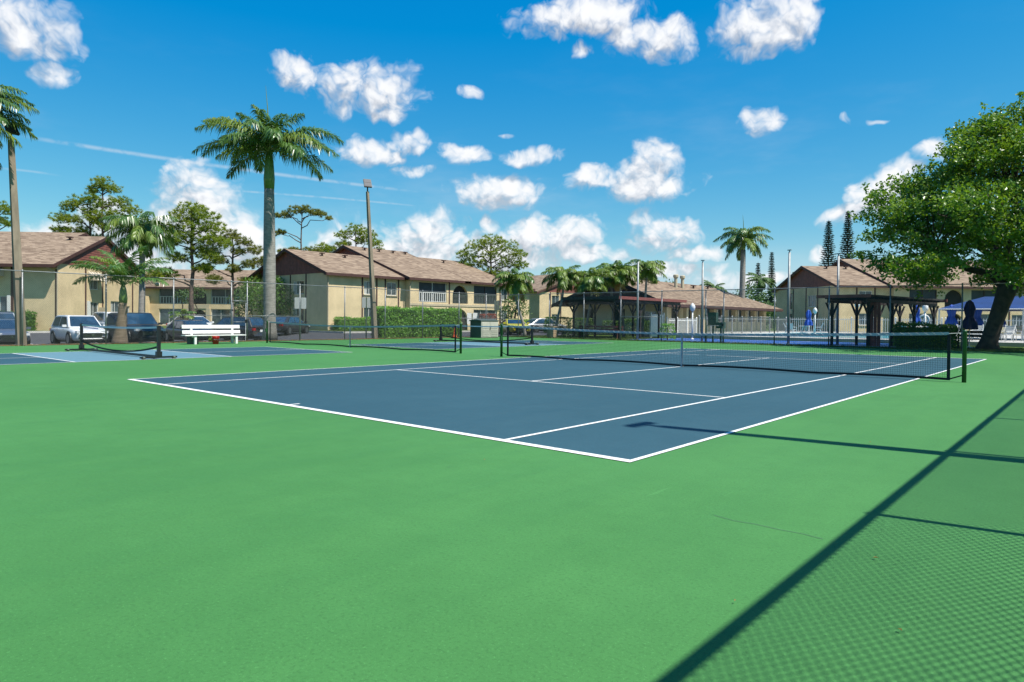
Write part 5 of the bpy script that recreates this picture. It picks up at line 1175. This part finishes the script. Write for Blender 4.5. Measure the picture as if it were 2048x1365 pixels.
# ------------------------------------------------------------------ cars
def car(label, loc, rz, pnt, kind='suv', group='parked cars', plate_front=False, plate_rear=True):
    """nose towards local +x"""
    T = thing('car', label, 'car', (*loc, gz(*loc)), rz, group)
    if kind == 'suv': Ln, Wd, zs, zr, hood, c0, c1, r0, r1, wr = 4.6, 1.86, 1.02, 1.68, .98, 1.25, -2.15, .45, -1.75, .37
    elif kind == 'big': Ln, Wd, zs, zr, hood, c0, c1, r0, r1, wr = 5.1, 2.02, 1.15, 1.88, 1.12, 1.35, -2.4, .65, -2.15, .41
    elif kind == 'coupe': Ln, Wd, zs, zr, hood, c0, c1, r0, r1, wr = 4.75, 1.9, .92, 1.33, .88, .95, -1.9, .15, -1.0, .36
    else: Ln, Wd, zs, zr, hood, c0, c1, r0, r1, wr = 4.75, 1.84, .90, 1.44, .86, 1.35, -1.95, .45, -1.15, .335
    h = Ln / 2; w = Wd / 2; boot = zs if kind in ('suv', 'big') else zs + .04
    # lower body: rings along the length
    st = [(h, .70, .34, hood * .70), (h - .10, .88, .22, hood * .82), (h - .45, .97, .20, hood * .93), (h - .95, 1.0, .20, hood), (c0 + .05, 1.0, .20, zs - .01), (.2, 1.0, .20, zs), (-1.0, 1.0, .20, zs + .02), (-h + .75, .99, .22, boot), (-h + .2, .95, .26, boot - .02), (-h + .03, .88, .36, boot - .10)]
    b = MB(); ring = 10
    for (x, k, z0, z1) in st:
        ww = w * k; pr = [(-.80, z0), (-.97, z0 + .10), (-1.0, z0 + (z1 - z0) * .55), (-.965, z1 - .05), (-.86, z1), (.86, z1), (.965, z1 - .05), (1.0, z0 + (z1 - z0) * .55), (.97, z0 + .10), (.80, z0)]
        b.v += [(x, ww * a, z) for a, z in pr]
    fs = []
    for i in range(len(st) - 1):
        for k in range(ring): fs.append((i * ring + k, i * ring + (k + 1) % ring, (i + 1) * ring + (k + 1) % ring, (i + 1) * ring + k))
    fs += [tuple(range(ring)), tuple((len(st) - 1) * ring + k for k in range(ring))[::-1]]
    b.f = fs; b.mi = [0] * len(fs); body = b.obj('body', pnt, T, True); body.modifiers.new('round', 'SUBSURF').render_levels = 1
    # cabin
    wb, wt = w * .93, w * .74; zb = zs - .03
    cb = [(c0, wb, zb), (r0, wt, zr - .03), (r0 - .5, wt, zr), (r1 + .4, wt, zr - .01), (r1, wt * .98, zr - .06), (c1, wb * .95, zb)]
    A = {}
    b = MB(); vs = []
    for s in (-1, 1): vs += [(x, s * ww, z) for x, ww, z in cb] 
    b.add(vs, [(0, 1, 2, 3, 4, 5)[::-1], (6, 7, 8, 9, 10, 11)] + [(i, i + 1, i + 7, i + 6) for i in range(5)]); cab = b.obj('cabin', pnt, T); bv = cab.modifiers.new('edge', 'BEVEL'); bv.width = .05; bv.segments = 2
    def pane(nm, quad, off):
        P = [Vector(p) for p in quad]; n = (P[1] - P[0]).cross(P[2] - P[0]).normalized()
        if n.dot(Vector(off)) < 0: n = -n
        b = MB(); b.prism([p + n * .006 for p in P], n * .006); return b.obj(nm, 'carglass', T)
    L2 = lambda a, c, t: tuple(a[i] + (c[i] - a[i]) * t for i in range(3))
    q = [(c0, -wb, zb), (c0, wb, zb), (r0, wt, zr - .03), (r0, -wt, zr - .03)]
    pane('windscreen', [L2(L2(q[0], q[1], .05), L2(q[3], q[2], .06), .08), L2(L2(q[0], q[1], .95), L2(q[3], q[2], .94), .08), L2(L2(q[0], q[1], .95), L2(q[3], q[2], .94), .94), L2(L2(q[0], q[1], .05), L2(q[3], q[2], .06), .94)], (1, 0, .5))
    q = [(c1, -wb * .95, zb), (c1, wb * .95, zb), (r1, wt * .98, zr - .06), (r1, -wt * .98, zr - .06)]
    pane('rear_window', [L2(L2(q[0], q[1], .07), L2(q[3], q[2], .08), .15), L2(L2(q[0], q[1], .93), L2(q[3], q[2], .92), .15), L2(L2(q[0], q[1], .93), L2(q[3], q[2], .92), .90), L2(L2(q[0], q[1], .07), L2(q[3], q[2], .08), .90)], (-1, 0, .5))
    xm = (c0 + c1) * .5 - .05
    for s in (-1, 1):
        f = lambda x, t: (x, s * (wb + (wt - wb) * t), zb + (zr - .03 - zb) * t)
        pane('side_window', [f(c0 - .32, .10), f(xm + .04, .10), f(xm + .04, .88), f(r0 - .02 - .06, .88)], (0, s, 0)); pane('side_window', [f(xm - .04, .10), f(c1 + .42, .10), f(r1 + .18, .86), f(xm - .04, .88)], (0, s, 0))
        b = MB(); b.box((c0 - .25, s * (w + .09), zs + .06), (.14, .20, .13)); b.obj('mirror', pnt, T)
        for xx in (c0 - .7, c0 - 1.75): b = MB(); b.box((xx, s * (w + .004), zs - .14), (.18, .03, .03)); b.obj('door_handle', 'chrome', T)
        for xx in (h - .92, -h + .95):
            b = MB(); b.tube([(xx, s * (w - .30), wr), (xx, s * (w + .012), wr)], wr * 1.15, 20); b.obj('wheel_arch', 'grille', T)
            b = MB(); b.tube([(xx, s * (w - .22), wr), (xx, s * (w + .02), wr)], wr, 20); wh = b.obj('wheel', 'tyre', T)
            b = MB(); b.tube([(xx, s * (w + .01), wr), (xx, s * (w + .028), wr)], wr * .66, 14)
            b.obj('rim', 'rim', wh)
        b = MB(); b.box((h - .12, s * w * .66, hood * .76), (.16, w * .42, .13), -s * .28); b.obj('headlight', 'lens', T)
        b = MB(); b.box((-h + .06, s * w * .74, boot * .80), (.12, w * .32, .17), s * .2); b.obj('tail_light', 'taillens', T)
        b = MB(); b.box((h - .05, s * w * .62, .42), (.10, w * .22, .10)); b.obj('fog_lamp', 'grille', T)
    b = MB(); b.box((h - .012, 0, hood * .58), (.06, w * 1.0, .26)); g = b.obj('grille', 'grille', T)
    for zz in (-.08, 0, .08): b = MB(); b.box((h + .022, 0, hood * .58 + zz), (.012, w * .95, .018)); b.obj('grille_bar', 'chrome', g)
    b = MB(); b.tube([(h + .02, 0, hood * .6), (h + .035, 0, hood * .6)], .06, 14); b.obj('badge', 'chrome', g)
    b = MB(); b.box((h - .02, 0, .31), (.08, w * 1.25, .10)); b.obj('lower_intake', 'grille', T)
    if plate_rear: b = MB(); b.box((-h + .0, 0, boot * .70), (.03, .32, .16)); b.obj('number_plate', 'plate', T)
    b = MB(); b.box((0, 0, .2), (Ln * .8, Wd * .8, .12)); b.obj('underbody', 'grille', T)
    return T
P = {'silver': paint('silver_blue_paint', (.20, .235, .29), .55), 'white': paint('white_paint', (.78, .79, .79)), 'black': paint('black_paint', (.014, .018, .024)), 'dark': paint('dark_grey_paint', (.05, .052, .056), .4), 'yellow': paint('yellow_paint', (.68, .62, .02)), 'lightsilver': paint('light_silver_paint', (.46, .47, .48), .5), 'bluegrey': paint('dark_blue_paint', (.03, .05, .08), .3)}
car('silver-blue sedan parked nose-in behind the left light pole', (-36.2, -7.3), 0, P['silver'], 'sedan')
car('white crossover parked nose-in beside the short palm', (-36.1, -3.6), 0, P['white'], 'suv')
car('big black vehicle parked nose-in right of the short palm', (-36.4, -.5), 0, P['black'], 'big')
car('dark sedan with pale bumper parked behind the white bench', (-36.3, 2.9), 0, P['bluegrey'], 'sedan')
car('dark blue car roof behind the silver sedan at the left edge', (-45.5, -5.6), R(180), P['bluegrey'], 'suv')
car('white car seen from behind beyond the white crossover', (-47.0, 1.5), R(180), P['white'], 'suv')
car('white sedan parked across the lane behind the dark sedan', (-46.6, 7.6), R(8), P['white'], 'sedan')
car('dark vehicle showing its rear plate through the gate', (-37.6, 6.6), R(200), P['dark'], 'suv')
car('dark grey sedan driving away beside the royal palm', (-40.2, 12.2), R(122), P['dark'], 'sedan', 'moving car')
car('bright yellow sports car beyond the storage locker', (-29.4, 27.2), R(-35), P['yellow'], 'coupe')
car('light silver car parked beyond the palm trunks', (-34.3, 37.5), R(70), P['lightsilver'], 'sedan')
for y, lab in ((-7.3, 'concrete wheel stop before the silver sedan'), (-3.6, 'concrete wheel stop before the white crossover'), (-.5, 'concrete wheel stop before the black vehicle'), (2.9, 'concrete wheel stop before the dark sedan')):
    T = thing('wheel_stop', lab, 'wheel stop', (-33.1, y, -.40), 0, 'wheel stops')
    b = MB(); b.prism([(-.09, -.9, 0), (.09, -.9, 0), (.05, -.9, .12), (-.05, -.9, .12)], (0, 1.8, 0)); b.obj('block', 'concrete', T)
    for q in (-.6, .6): b = MB(); b.tube([(0, q, .11), (0, q, .135)], .02, 8); b.obj('pin', 'steel', T)
for y in (-9.1, -5.5, -2.05, 1.2, 4.6): struct(sheet('bay_line', 'line', -38.2, -33.3, y - .05, y + .05, -.395))

# ------------------------------------------------------------------ small things along the left fence
def bench():
    T = thing('bench', 'white slatted bench beside the gate', 'bench', (-22.45, -2.15, 0), 0)
    def slat(z, x, w, t, tilt): b = MB(); b.box((x, 0, z), (t, 2.72, w), 0, tilt); return b.obj('back_slat', 'whitewood', T)
    slat(.79, -.27, .16, .04, R(-8)); slat(.55, -.22, .15, .04, R(-8))
    for x in (.20, .045, -.11): b = MB(); b.box((x, 0, .40), (.135, 2.86, .042)); b.obj('seat_slat', 'whitewood', T)
    for y in (-.95, .98):
        b = MB(); b.b2(.14, .23, y - .05, y + .05, 0, .375); b.obj('leg', 'whitewood', T)
        b = MB(); b.prism([(-.24, y - .045, 0), (-.15, y - .045, 0), (-.22, y - .045, .80), (-.29, y - .045, .80)], (0, .09, 0)); b.obj('back_leg', 'whitewood', T)
        b = MB(); b.b2(-.20, .14, y - .03, y + .03, .30, .375); b.obj('bearer', 'whitewood', T)
    return T
bench()
T = thing('bin', 'dark green translucent bin under the left end of the white bench', 'bin', (-22.75, -3.0, 0)); b = MB(); b.box((0, 0, .17), (.34, .38, .34)); b.obj('body', 'greyplastic', T); b = MB(); b.box((0, 0, .35), (.38, .42, .03)); b.obj('rim', 'greenbox', T)
T = thing('bucket', 'red plastic bucket under the white bench', 'bucket', (-22.02, -2.28, 0))
b = MB(); b.lathe([(.125, 0), (.155, .33), (.165, .335), (.165, .36), (.145, .362), (.118, .02)], 18); b.obj('body', 'red', T, True)
b = MB(); b.lathe([(.162, .27), (.170, .275), (.170, .29), (.162, .295)], 18); b.obj('rim', 'red', T, True)
b = MB(); b.tube([(0, .165, .3), (.10, .12, .22), (.15, 0, .19), (.10, -.12, .22), (0, -.165, .3)], .006, 5); b.obj('handle', 'steel', T)
def cone():
    T = thing('traffic_cone', 'orange traffic cone beside the far portable net', 'cone', (-23.3, 14.2, 0))
    b = MB(); b.b2(-.18, .18, -.18, .18, 0, .035); b.obj('base', 'cone', T); b = MB(); b.lathe([(.14, .03), (.125, .12), (.118, .122), (.03, .70), (.0, .71)], 16); c = b.obj('body', 'cone', T, True)
    for z in (.28, .44): b = MB(); r0 = .118 - .088 * (z - .122) / .58 + .003; b.lathe([(r0, z), (r0 - .009, z + .07)], 16); b.obj('band', 'cone', c)
cone()
def locker():
    T = thing('storage_locker', 'beige two-door plastic storage locker in the far corner', 'locker', (-23.4, 17.1, 0), 0)
    b = MB(); b.b2(-.5, .48, -.86, .86, .0, 1.12); b.obj('body', 'greyplastic', T); b = MB(); b.prism([(-.55, -.92, 1.12), (.55, -.92, 1.12), (.55, -.92, 1.19), (0, -.92, 1.27), (-.55, -.92, 1.19)], (0, 1.84, 0)); b.obj('lid', 'greyplastic', T)
    for y0, y1 in ((-.84, -.01), (.01, .84)):
        b = MB(); b.b2(.485, .53, y0, y1, .04, 1.10); d = b.obj('door', 'beige', T)
        for z in (.12, .24, .36, .48): b = MB(); b.b2(.532, .55, y0 + .08, y1 - .08, z, z + .085); b.obj('door_slat', 'beige', d)
        b = MB(); b.b2(.532, .548, y0 + .08, y1 - .08, .64, 1.02); b.obj('door_panel', 'beige', d)
    b = MB(); b.b2(.55, .58, -.02, .02, .55, .72); b.obj('handle', 'greyplastic', T)
locker()
def sign(label, x, y, h, panels, rz, m='sign'):
    T = thing('sign', label, 'sign', (x, y, gz(x, y)), rz, 'car park signs')
    b = MB(); b.b2(-.035, .035, -.025, .025, -.1, h); b.obj('post', 'signpost', T)
    for (z0, z1, a, c) in panels:
        b = MB(); b.b2(a, c, -.038, -.026, z0, z1); b.obj('panel', m, T)
sign('pair of grey sign backs on a green post beside the royal palm', -26.6, 4.9, 2.45, [(1.85, 2.5, -.35, -.045), (1.85, 2.5, .045, .35)], R(80))
sign('grey sign back on a green post left of the leaning light pole', -26.2, 9.3, 2.6, [(1.95, 2.6, -.28, -.04), (1.95, 2.6, .04, .28)], R(70))
sign('white sign on a post beside the storage locker', -27.4, 20.0, 1.7, [(.9, 1.75, -.4, -.05), (.9, 1.75, .05, .4)], R(60), 'whitewood')
sign('narrow dark sign post before the middle building number', -31.8, 27.6, 2.9, [(2.1, 2.95, -.24, -.04), (2.1, 2.95, .04, .24)], R(60), 'greyplastic')
def street_lamp(label, x, y, h):
    T = thing('street_lamp', label, 'street lamp', (x, y, 0)); b = MB(); b.tube([(0, 0, -.03), (0, 0, h)], [.05, .04], 8); b.obj('pole', 'steel', T, True)
    b = MB(); b.tube([(0, 0, h - .1), (.35, .3, h + .08), (.8, .7, h + .02)], .025, 6); b.obj('arm', 'steel', T); b = MB(); b.lathe([(.06, .12), (.2, .02), (.22, -.1), (.12, -.22)], 12, (.85, .75, h)); b.obj('lamp_head', 'sign', T, True)
street_lamp('slim street lamp with curved arm before the distant arched building', -58.8, 8.6, 4.3)
T = thing('block_pillar', 'tan block pillar on the grass beside the far portable net', 'pillar', (-20.9, 21.5, 0), 0)
blk = MB(); blk.b2(-.30, .30, -.13, .13, 0, .145); blk = blk.mesh('block', 'block')
for r_ in range(5):
    for q in (-.14, .14): link('block', blk, T, (q * (r_ % 2) * .0, q, r_ * .155 - .02))
b = MB(); b.b2(-.34, .34, -.31, .31, .755, .80); b.obj('cap', 'block', T)

# ------------------------------------------------------------------ pergolas, benches, pool furniture
def pergola(label, corner, rz, Lx, Wy, H, posts_x, roofm, fasc, group='pergolas'):
    """long axis along local x, near side at y=0"""
    T = thing('pergola', label, 'pergola', (*corner, 0), rz, group)
    for yy in (.25, Wy - .25):
        for x in posts_x:
            b = MB(); b.b2(x - .06, x + .06, yy - .06, yy + .06, -.03, H - .22); b.obj('post', 'darkwood', T)
            for s in (-1, 1):
                b = MB(); b.prism([(x + s * .07, yy - .04, H - .85), (x + s * .07, yy - .04, H - .97), (x + s * .72, yy - .04, H - .25), (x + s * .60, yy - .04, H - .25)], (0, .08, 0)); b.obj('brace', 'darkwood', T)
        b = MB(); b.b2(.05, Lx - .05, yy - .06, yy + .06, H - .25, H - .06); b.obj('beam', 'darkwood', T)
    n = int(Lx / .55)
    b = MB(); b.b2(-.025, .025, 0.05, Wy - .05, H - .06, H + .06); rm = b.mesh('rafter', 'darkwood')
    for k in range(n + 1): link('rafter', rm, T, (.1 + (Lx - .2) * k / n, 0, 0))
    if roofm:
        b = MB(); b.b2(-.15, Lx + .15, -.15, Wy + .15, H + .062, H + .10); b.obj('roof_panel', roofm, T)
        for (x0, x1, y0, y1, m) in ((-.2, Lx + .2, -.2, -.15, fasc), (-.2, Lx + .2, Wy + .15, Wy + .2, 'darkwood'), (-.2, -.15, -.15, Wy + .15, 'darkwood'), (Lx + .15, Lx + .2, -.15, Wy + .15, 'darkwood')):
            b = MB(); b.b2(x0, x1, y0, y1, H - .04, H + .16); b.obj('fascia', m, T)
    else:
        m = int(Lx / .25); b = MB(); b.b2(-.03, .03, -.25, Wy + .25, H + .062, H + .12); sm = b.mesh('slat', 'darkwood')
        k2 = int(Wy / .28)
        b = MB(); b.b2(-.3, Lx + .3, -.03, .03, H + .062, H + .14); sm = b.mesh('slat', 'darkwood')
        for k in range(k2 + 1): link('slat', sm, T, (0, Wy * k / k2, 0))
        for x in (-.32, Lx + .32): b = MB(); b.b2(x - .03, x + .03, -.2, Wy + .2, H - .02, H + .145); b.obj('end_board', fasc, T)
    return T
pergola('dark timber pergola with red-brown fascia before the clubhouse', (-15.8, 22.0), R(90), 9.3, 4.3, 2.72, (.6, 3.3, 6.0, 8.7), 'greyroof', 'redroof')
pergola('dark slatted timber pergola between the steel poles and shade tree', (-.35, 21.2), R(80), 9.6, 2.4, 2.55, (.5, 3.4, 6.3, 9.2), None, 'redwood')
T = thing('timber_screen', 'red-brown vertical board screen under the slatted pergola', 'screen', (-.72, 22.2, 0), R(6))
for k in range(4): b = MB(); b.b2(k * .165, k * .165 + .155, -.02, .02 + .004 * (k % 2), .02, 2.32); b.obj('board', 'redwood', T)
for z in (.4, 1.9): b = MB(); b.b2(0, .65, .024, .07, z, z + .09); b.obj('rail', 'redwood', T)
def park_bench(label, x, y, rz, m, Lb=2.4, group='timber benches', z=0.0):
    T = thing('bench', label, 'bench', (x, y, z), rz, group)
    for zz in (.62, .82): b = MB(); b.box((0, .22, zz), (Lb, .04, .13), 0, 0, R(-8)); b.obj('back_slat', m, T)
    for yy in (-.18, 0, .14): b = MB(); b.box((0, yy, .44), (Lb, .13, .04)); b.obj('seat_slat', m, T)
    for xx in (-Lb / 2 + .25, Lb / 2 - .25):
        b = MB(); b.b2(xx - .05, xx + .05, -.2, -.1, 0, .42); b.obj('leg', m, T); b = MB(); b.b2(xx - .05, xx + .05, .20, .28, 0, .88); b.obj('back_leg', m, T); b = MB(); b.b2(xx - .04, xx + .04, -.1, .20, .35, .42); b.obj('bearer', m, T)
park_bench('long red-brown bench under the near side of the pergola', -17.9, 22.9, R(0), 'redroof', 3.6)
park_bench('grey-white bench behind the fence at the foot of the shade tree', 7.2, 25.6, R(180), 'whitewood', 2.4)
park_bench('dark low bench in shade left of the shade tree', 3.9, 25.2, R(170), 'darkwood', 1.8)

def picket_run(label, P0, P1, H, z, group='white picket fences', gap=.16, m='white', pw=.02):
    P0, P1 = Vector((*P0, z)), Vector((*P1, z)); d = P1 - P0; Ln = d.length; T = thing('picket_fence', label, 'picket fence', P0, math.atan2(d.y, d.x), group)
    n = int(Ln / gap); b = MB(); b.b2(-pw, pw, -.012, .012, .06, H); b.add([(-pw, -.012, H), (pw, -.012, H), (pw, .012, H), (-pw, .012, H), (0, 0, H + .05)], [(0, 1, 4), (1, 2, 4), (2, 3, 4), (3, 0, 4)]); pm = b.mesh('picket', m)
    for k in range(n): link('picket', pm, T, ((k + .5) * Ln / n, 0, 0))
    for zz in (.14, H - .14): b = MB(); b.b2(0, Ln, -.02, .02, zz - pw * 1.2, zz + pw * 1.2); b.obj('rail', m, T)
    pp = max(1, int(round(Ln / 2.0))); b = MB(); b.b2(-pw * 2.4, pw * 2.4, -.05, .05, -.02, H + .05); b.lathe([(.085 * pw / .02, 0), (.085 * pw / .02, .03), (.01, .10)], 4, (0, 0, H + .05)); po = b.mesh('post', m)
    for k in range(pp + 1): link('post', po, T, (Ln * k / pp, 0, 0))
    return T
picket_run('white picket fence section beside the drum-shaped shrub', (-17.0, 31.0), (-17.2, 36.5), 1.45, .0)
picket_run('thin pale picket fence section in front of the clubhouse windows', (-17.2, 37.0), (-16.2, 55.0), 1.45, .2, gap=.26, m='sign', pw=.014)
picket_run('white picket fence section behind the pool chairs', (-16.0, 55.3), (-3.0, 59.0), 1.50, .2, gap=.2)
picket_run('white picket fence section on the far right under the canopy', (-2.7, 59.0), (14, 60.0), 1.50, .2, gap=.22)
T = thing('vinyl_panel', 'solid white vinyl fence panel beside the pergola', 'fence panel', (-17.2, 28.9, 0), R(92)); b = MB(); b.b2(0, 2.0, -.02, .02, .05, 1.75); b.obj('panel', 'white', T)
for x in (-.06, 2.06): b = MB(); b.b2(x - .06, x + .06, -.06, .06, -.03, 1.9); b.obj('post', 'white', T)

def lamp_post(label, x, y, h, z=.0):
    T = thing('lamp_post', label, 'lamp post', (x, y, z), 0, 'globe lamp posts')
    b = MB(); b.tube([(0, 0, -.02), (0, 0, h)], [.06, .045], 10); b.obj('post', 'white', T, True); b = MB(); b.lathe([(.06, 0), (.13, .06), (.19, .22), (.17, .38), (.09, .5), (.02, .56)], 14, (0, 0, h)); b.obj('globe', 'globe', T, True); b = MB(); b.lathe([(.13, 0), (.10, .06), (.05, .09)], 12); b.obj('base', 'white', T)
lamp_post('white globe lamp post before the clubhouse porch', -12.9, 27.0, 1.95)
lamp_post('white globe lamp post beside the closed blue umbrella', -11.2, 48.0, 1.85, .2)
lamp_post('white globe lamp post under the slatted pergola end', -5.8, 40.5, 2.2, .2)
lamp_post('white globe lamp post left of the blue canopy', -.6, 37.0, 1.85, .2)

def umbrella(label, x, y, h, m, z=.2, r_=.2):
    T = thing('umbrella', label, 'umbrella', (x, y, z), 0, 'closed pool umbrellas')
    b = MB(); b.tube([(0, 0, -.0), (0, 0, h)], .025, 8); b.obj('pole', 'white', T); rg = random.Random(int(x * 10)); b = MB(); prof = [(.02, h), (r_ * .45, h - .12), (r_ * .75, h - .45), (r_ * .5, h - .85), (r_ * .95, h - 1.15), (r_ * 1.1, h - 1.45), (r_ * .95, h - 1.5)]
    n = 12; vs = []; fs = []
    for i, (rr, zz) in enumerate(prof):
        for k in range(n): q = rr * (1.15 if k % 2 else .72); a = 6.283 * k / n; vs.append((q * math.cos(a), q * math.sin(a), zz))
    for i in range(len(prof) - 1):
        for k in range(n): fs.append((i * n + k, i * n + (k + 1) % n, (i + 1) * n + (k + 1) % n, (i + 1) * n + k))
    b.add(vs, fs); b.obj('folded_canopy', m, T); b = MB(); b.lathe([(r_ * .56, 0), (r_ * .56, .05)], 12, (0, 0, h - .88)); b.obj('tie_strap', m, T); b = MB(); b.lathe([(.25, 0), (.25, .05), (.05, .09)], 14); b.obj('base', 'white', T)
umbrella('closed blue umbrella beside the round lamp globe', -12.2, 49.4, 2.25, 'umbblue', r_=.3)
umbrella('closed blue umbrella left of the canopy, before the far arch', -1.75, 40.6, 2.4, 'umbblue', r_=.26)
umbrella('closed blue umbrella hanging beside the pergola end under canopy', .85, 37.6, 2.35, 'umbblue', r_=.36)
umbrella('closed blue umbrella under the middle of the canopy', 2.2, 38.6, 2.35, 'umbblue', r_=.34)
umbrella('closed blue umbrella right of the canopy middle', 3.3, 40.6, 2.35, 'umbblue', r_=.3)
umbrella('large closed navy umbrella near the fence by the green net post', 3.55, 24.2, 2.45, 'umbnavy', 0.0, .33)
def canopy():
    T = thing('shade_canopy', 'blue hipped shade canopy over the pool chairs', 'canopy', (.2, 36.8, .2), R(4)); Lx, Wy, z0, z1 = 9.2, 7.5, 2.05, 2.95
    r0, r1 = (2.4, Wy / 2, z1), (Lx - 2.4, Wy / 2, z1); c = [(0, 0, z0), (Lx, 0, z0), (Lx, Wy, z0), (0, Wy, z0)]
    for nm, poly in (('canopy_slope', [c[0], c[1], r1, r0]), ('canopy_end', [c[1], c[2], r1]), ('canopy_slope', [c[2], c[3], r0, r1]), ('canopy_end', [c[3], c[0], r0])): b = MB(); b.prism(poly, (0, 0, -.015)); b.obj(nm, 'canvas', T)
    for (x, y) in ((0.05, .05), (Lx - .05, .05), (Lx - .05, Wy - .05), (.05, Wy - .05), (Lx / 2, .05)): b = MB(); b.tube([(x, y, -.02), (x, y, z0)], .05, 8); b.obj('post', 'white', T)
    for (p, q) in ((c[0], c[1]), (c[1], c[2]), (c[2], c[3]), (c[3], c[0])): b = MB(); b.tube([(*p[:2], z0 - .04), (*q[:2], z0 - .04)], .035, 6); b.obj('edge_rail', 'white', T)
canopy()
def pool_chair():
    T = thing('pool_chair', 'white slatted pool chair', 'chair', (0, 0, .2), 0, 'white pool chairs')
    for k in range(5): b = MB(); b.box((-.24 + k * .12, 0, .40), (.09, .5, .03)); b.obj('seat_slat', 'white', T)
    for k in range(5): b = MB(); b.box((-.34 - k * .035, 0, .50 + k * .10), (.025, .5, .075), 0, R(-18)); b.obj('back_slat', 'white', T)
    for s in (-1, 1):
        b = MB(); b.tube([(.30, s * .27, 0), (.27, s * .27, .60), (-.32, s * .27, .62), (-.52, s * .27, 1.0)], .02, 6); b.obj('side_frame', 'white', T); b = MB(); b.tube([(-.38, s * .27, 0), (-.26, s * .27, .40)], .02, 6); b.obj('leg', 'white', T)
    return T
pc = pool_chair()
spots = [(-13.3, 47.5, 20, 'white pool chair at the left of the table under the lone closed umbrella'), (-11.4, 49.3, 200, 'white pool chair at the right of the table under the lone closed umbrella'), (-12.6, 46.2, 80, 'white pool chair nearest the water by the lone closed umbrella'),
         (-3.6, 44.5, 120, 'white pool chair left of the brown board screen, outer'), (-2.6, 45.2, 150, 'white pool chair left of the brown board screen, inner')]
names = ['leftmost', 'second', 'third', 'fourth', 'fifth', 'sixth', 'seventh', 'eighth']
rg = random.Random(66)
for k in range(8): spots.append((-.4 + k * .98, 34.6 + .5 * (k % 2), rg.uniform(230, 310), names[k] + ' white pool chair from the left in the row under the blue canopy'))
for k in range(6): spots.append((.2 + k * 1.35, 32.2 + .4 * (k % 2), rg.uniform(230, 310), names[k] + ' white pool chair from the left in the front row by the shade tree'))
for k in range(6): spots.append((-.6 + k * 1.2, 41.5 + .5 * (k % 2), rg.uniform(60, 120), names[k] + ' white pool chair from the left in the back row under the canopy'))
for k, (x, y, a, lab) in enumerate(spots):
    o = pc if k == 0 else copy_tree(pc); o.location = (x, y, .2); o.rotation_euler.z = R(a); o['label'] = lab
def pool_table(label, x, y):
    T = thing('pool_table', label, 'table', (x, y, .2), 0, 'round pool tables'); b = MB(); b.lathe([(.5, .68), (.52, .70), (.5, .72)], 18); b.obj('table_top', 'white', T)
    for a in range(4): b = MB(); b.tube([(.35 * math.cos(a * 1.57 + .8), .35 * math.sin(a * 1.57 + .8), 0), (.12 * math.cos(a * 1.57 + .8), .12 * math.sin(a * 1.57 + .8), .69)], .02, 6); b.obj('leg', 'white', T)
pool_table('round white table under the lone closed blue umbrella', -12.2, 48.2); pool_table('round white table under the middle of the canopy', 2.3, 37.6)
def cabinet(label, x, y, z0, z1, w):
    T = thing('utility_box', label, 'utility box', (x, y, 0), 0, 'green utility boxes'); b = MB(); b.b2(-w / 2, w / 2, -.15, .15, z0, z1); b.obj('body', 'greenbox', T)
    b = MB(); b.b2(-w / 2 + .03, -.008, -.165, -.151, z0 + .03, z1 - .03); b.obj('door', 'greenbox', T); b = MB(); b.b2(.008, w / 2 - .03, -.165, -.151, z0 + .03, z1 - .03); b.obj('door', 'greenbox', T); b = MB(); b.b2(-.04, .04, -.03, .03, -.03, z0); b.obj('post', 'greenbox', T); b = MB(); b.b2(-.02, .02, -.18, -.166, (z0 + z1) / 2 - .05, (z0 + z1) / 2 + .05); b.obj('latch', 'black', T)
cabinet('taller green utility box on a post at the far gate', -8.6, 20.9, 1.03, 1.78, .5); cabinet('lower dark green utility box beside the taller one', -8.05, 20.75, .85, 1.2, .46)
T = thing('life_ring', 'white life ring board seen between the pergola posts', 'life ring', (-1.7, 43.0, .2), R(8)); b = MB(); b.b2(-.04, .04, -.02, .02, 0, 1.9); b.obj('post', 'white', T)
pts = [(.32 * math.cos(a * 6.283 / 16), -.06, 1.35 + .32 * math.sin(a * 6.283 / 16)) for a in range(17)]; b = MB(); b.tube(pts, .07, 8, False); b.obj('ring', 'white', T, True)
T = thing('life_ring', 'white life ring on the shaded clubhouse wall', 'life ring', (-21.0, 33.5, .0), 0); b = MB(); b.b2(-.04, .04, .04, .08, 0, 1.5); b.obj('post', 'stucco', T)
pts = [(.26 * math.cos(a * 6.283 / 16), -.02, 1.25 + .26 * math.sin(a * 6.283 / 16)) for a in range(17)]; b = MB(); b.tube(pts, .06, 8, False); b.obj('ring', 'white', T, True)
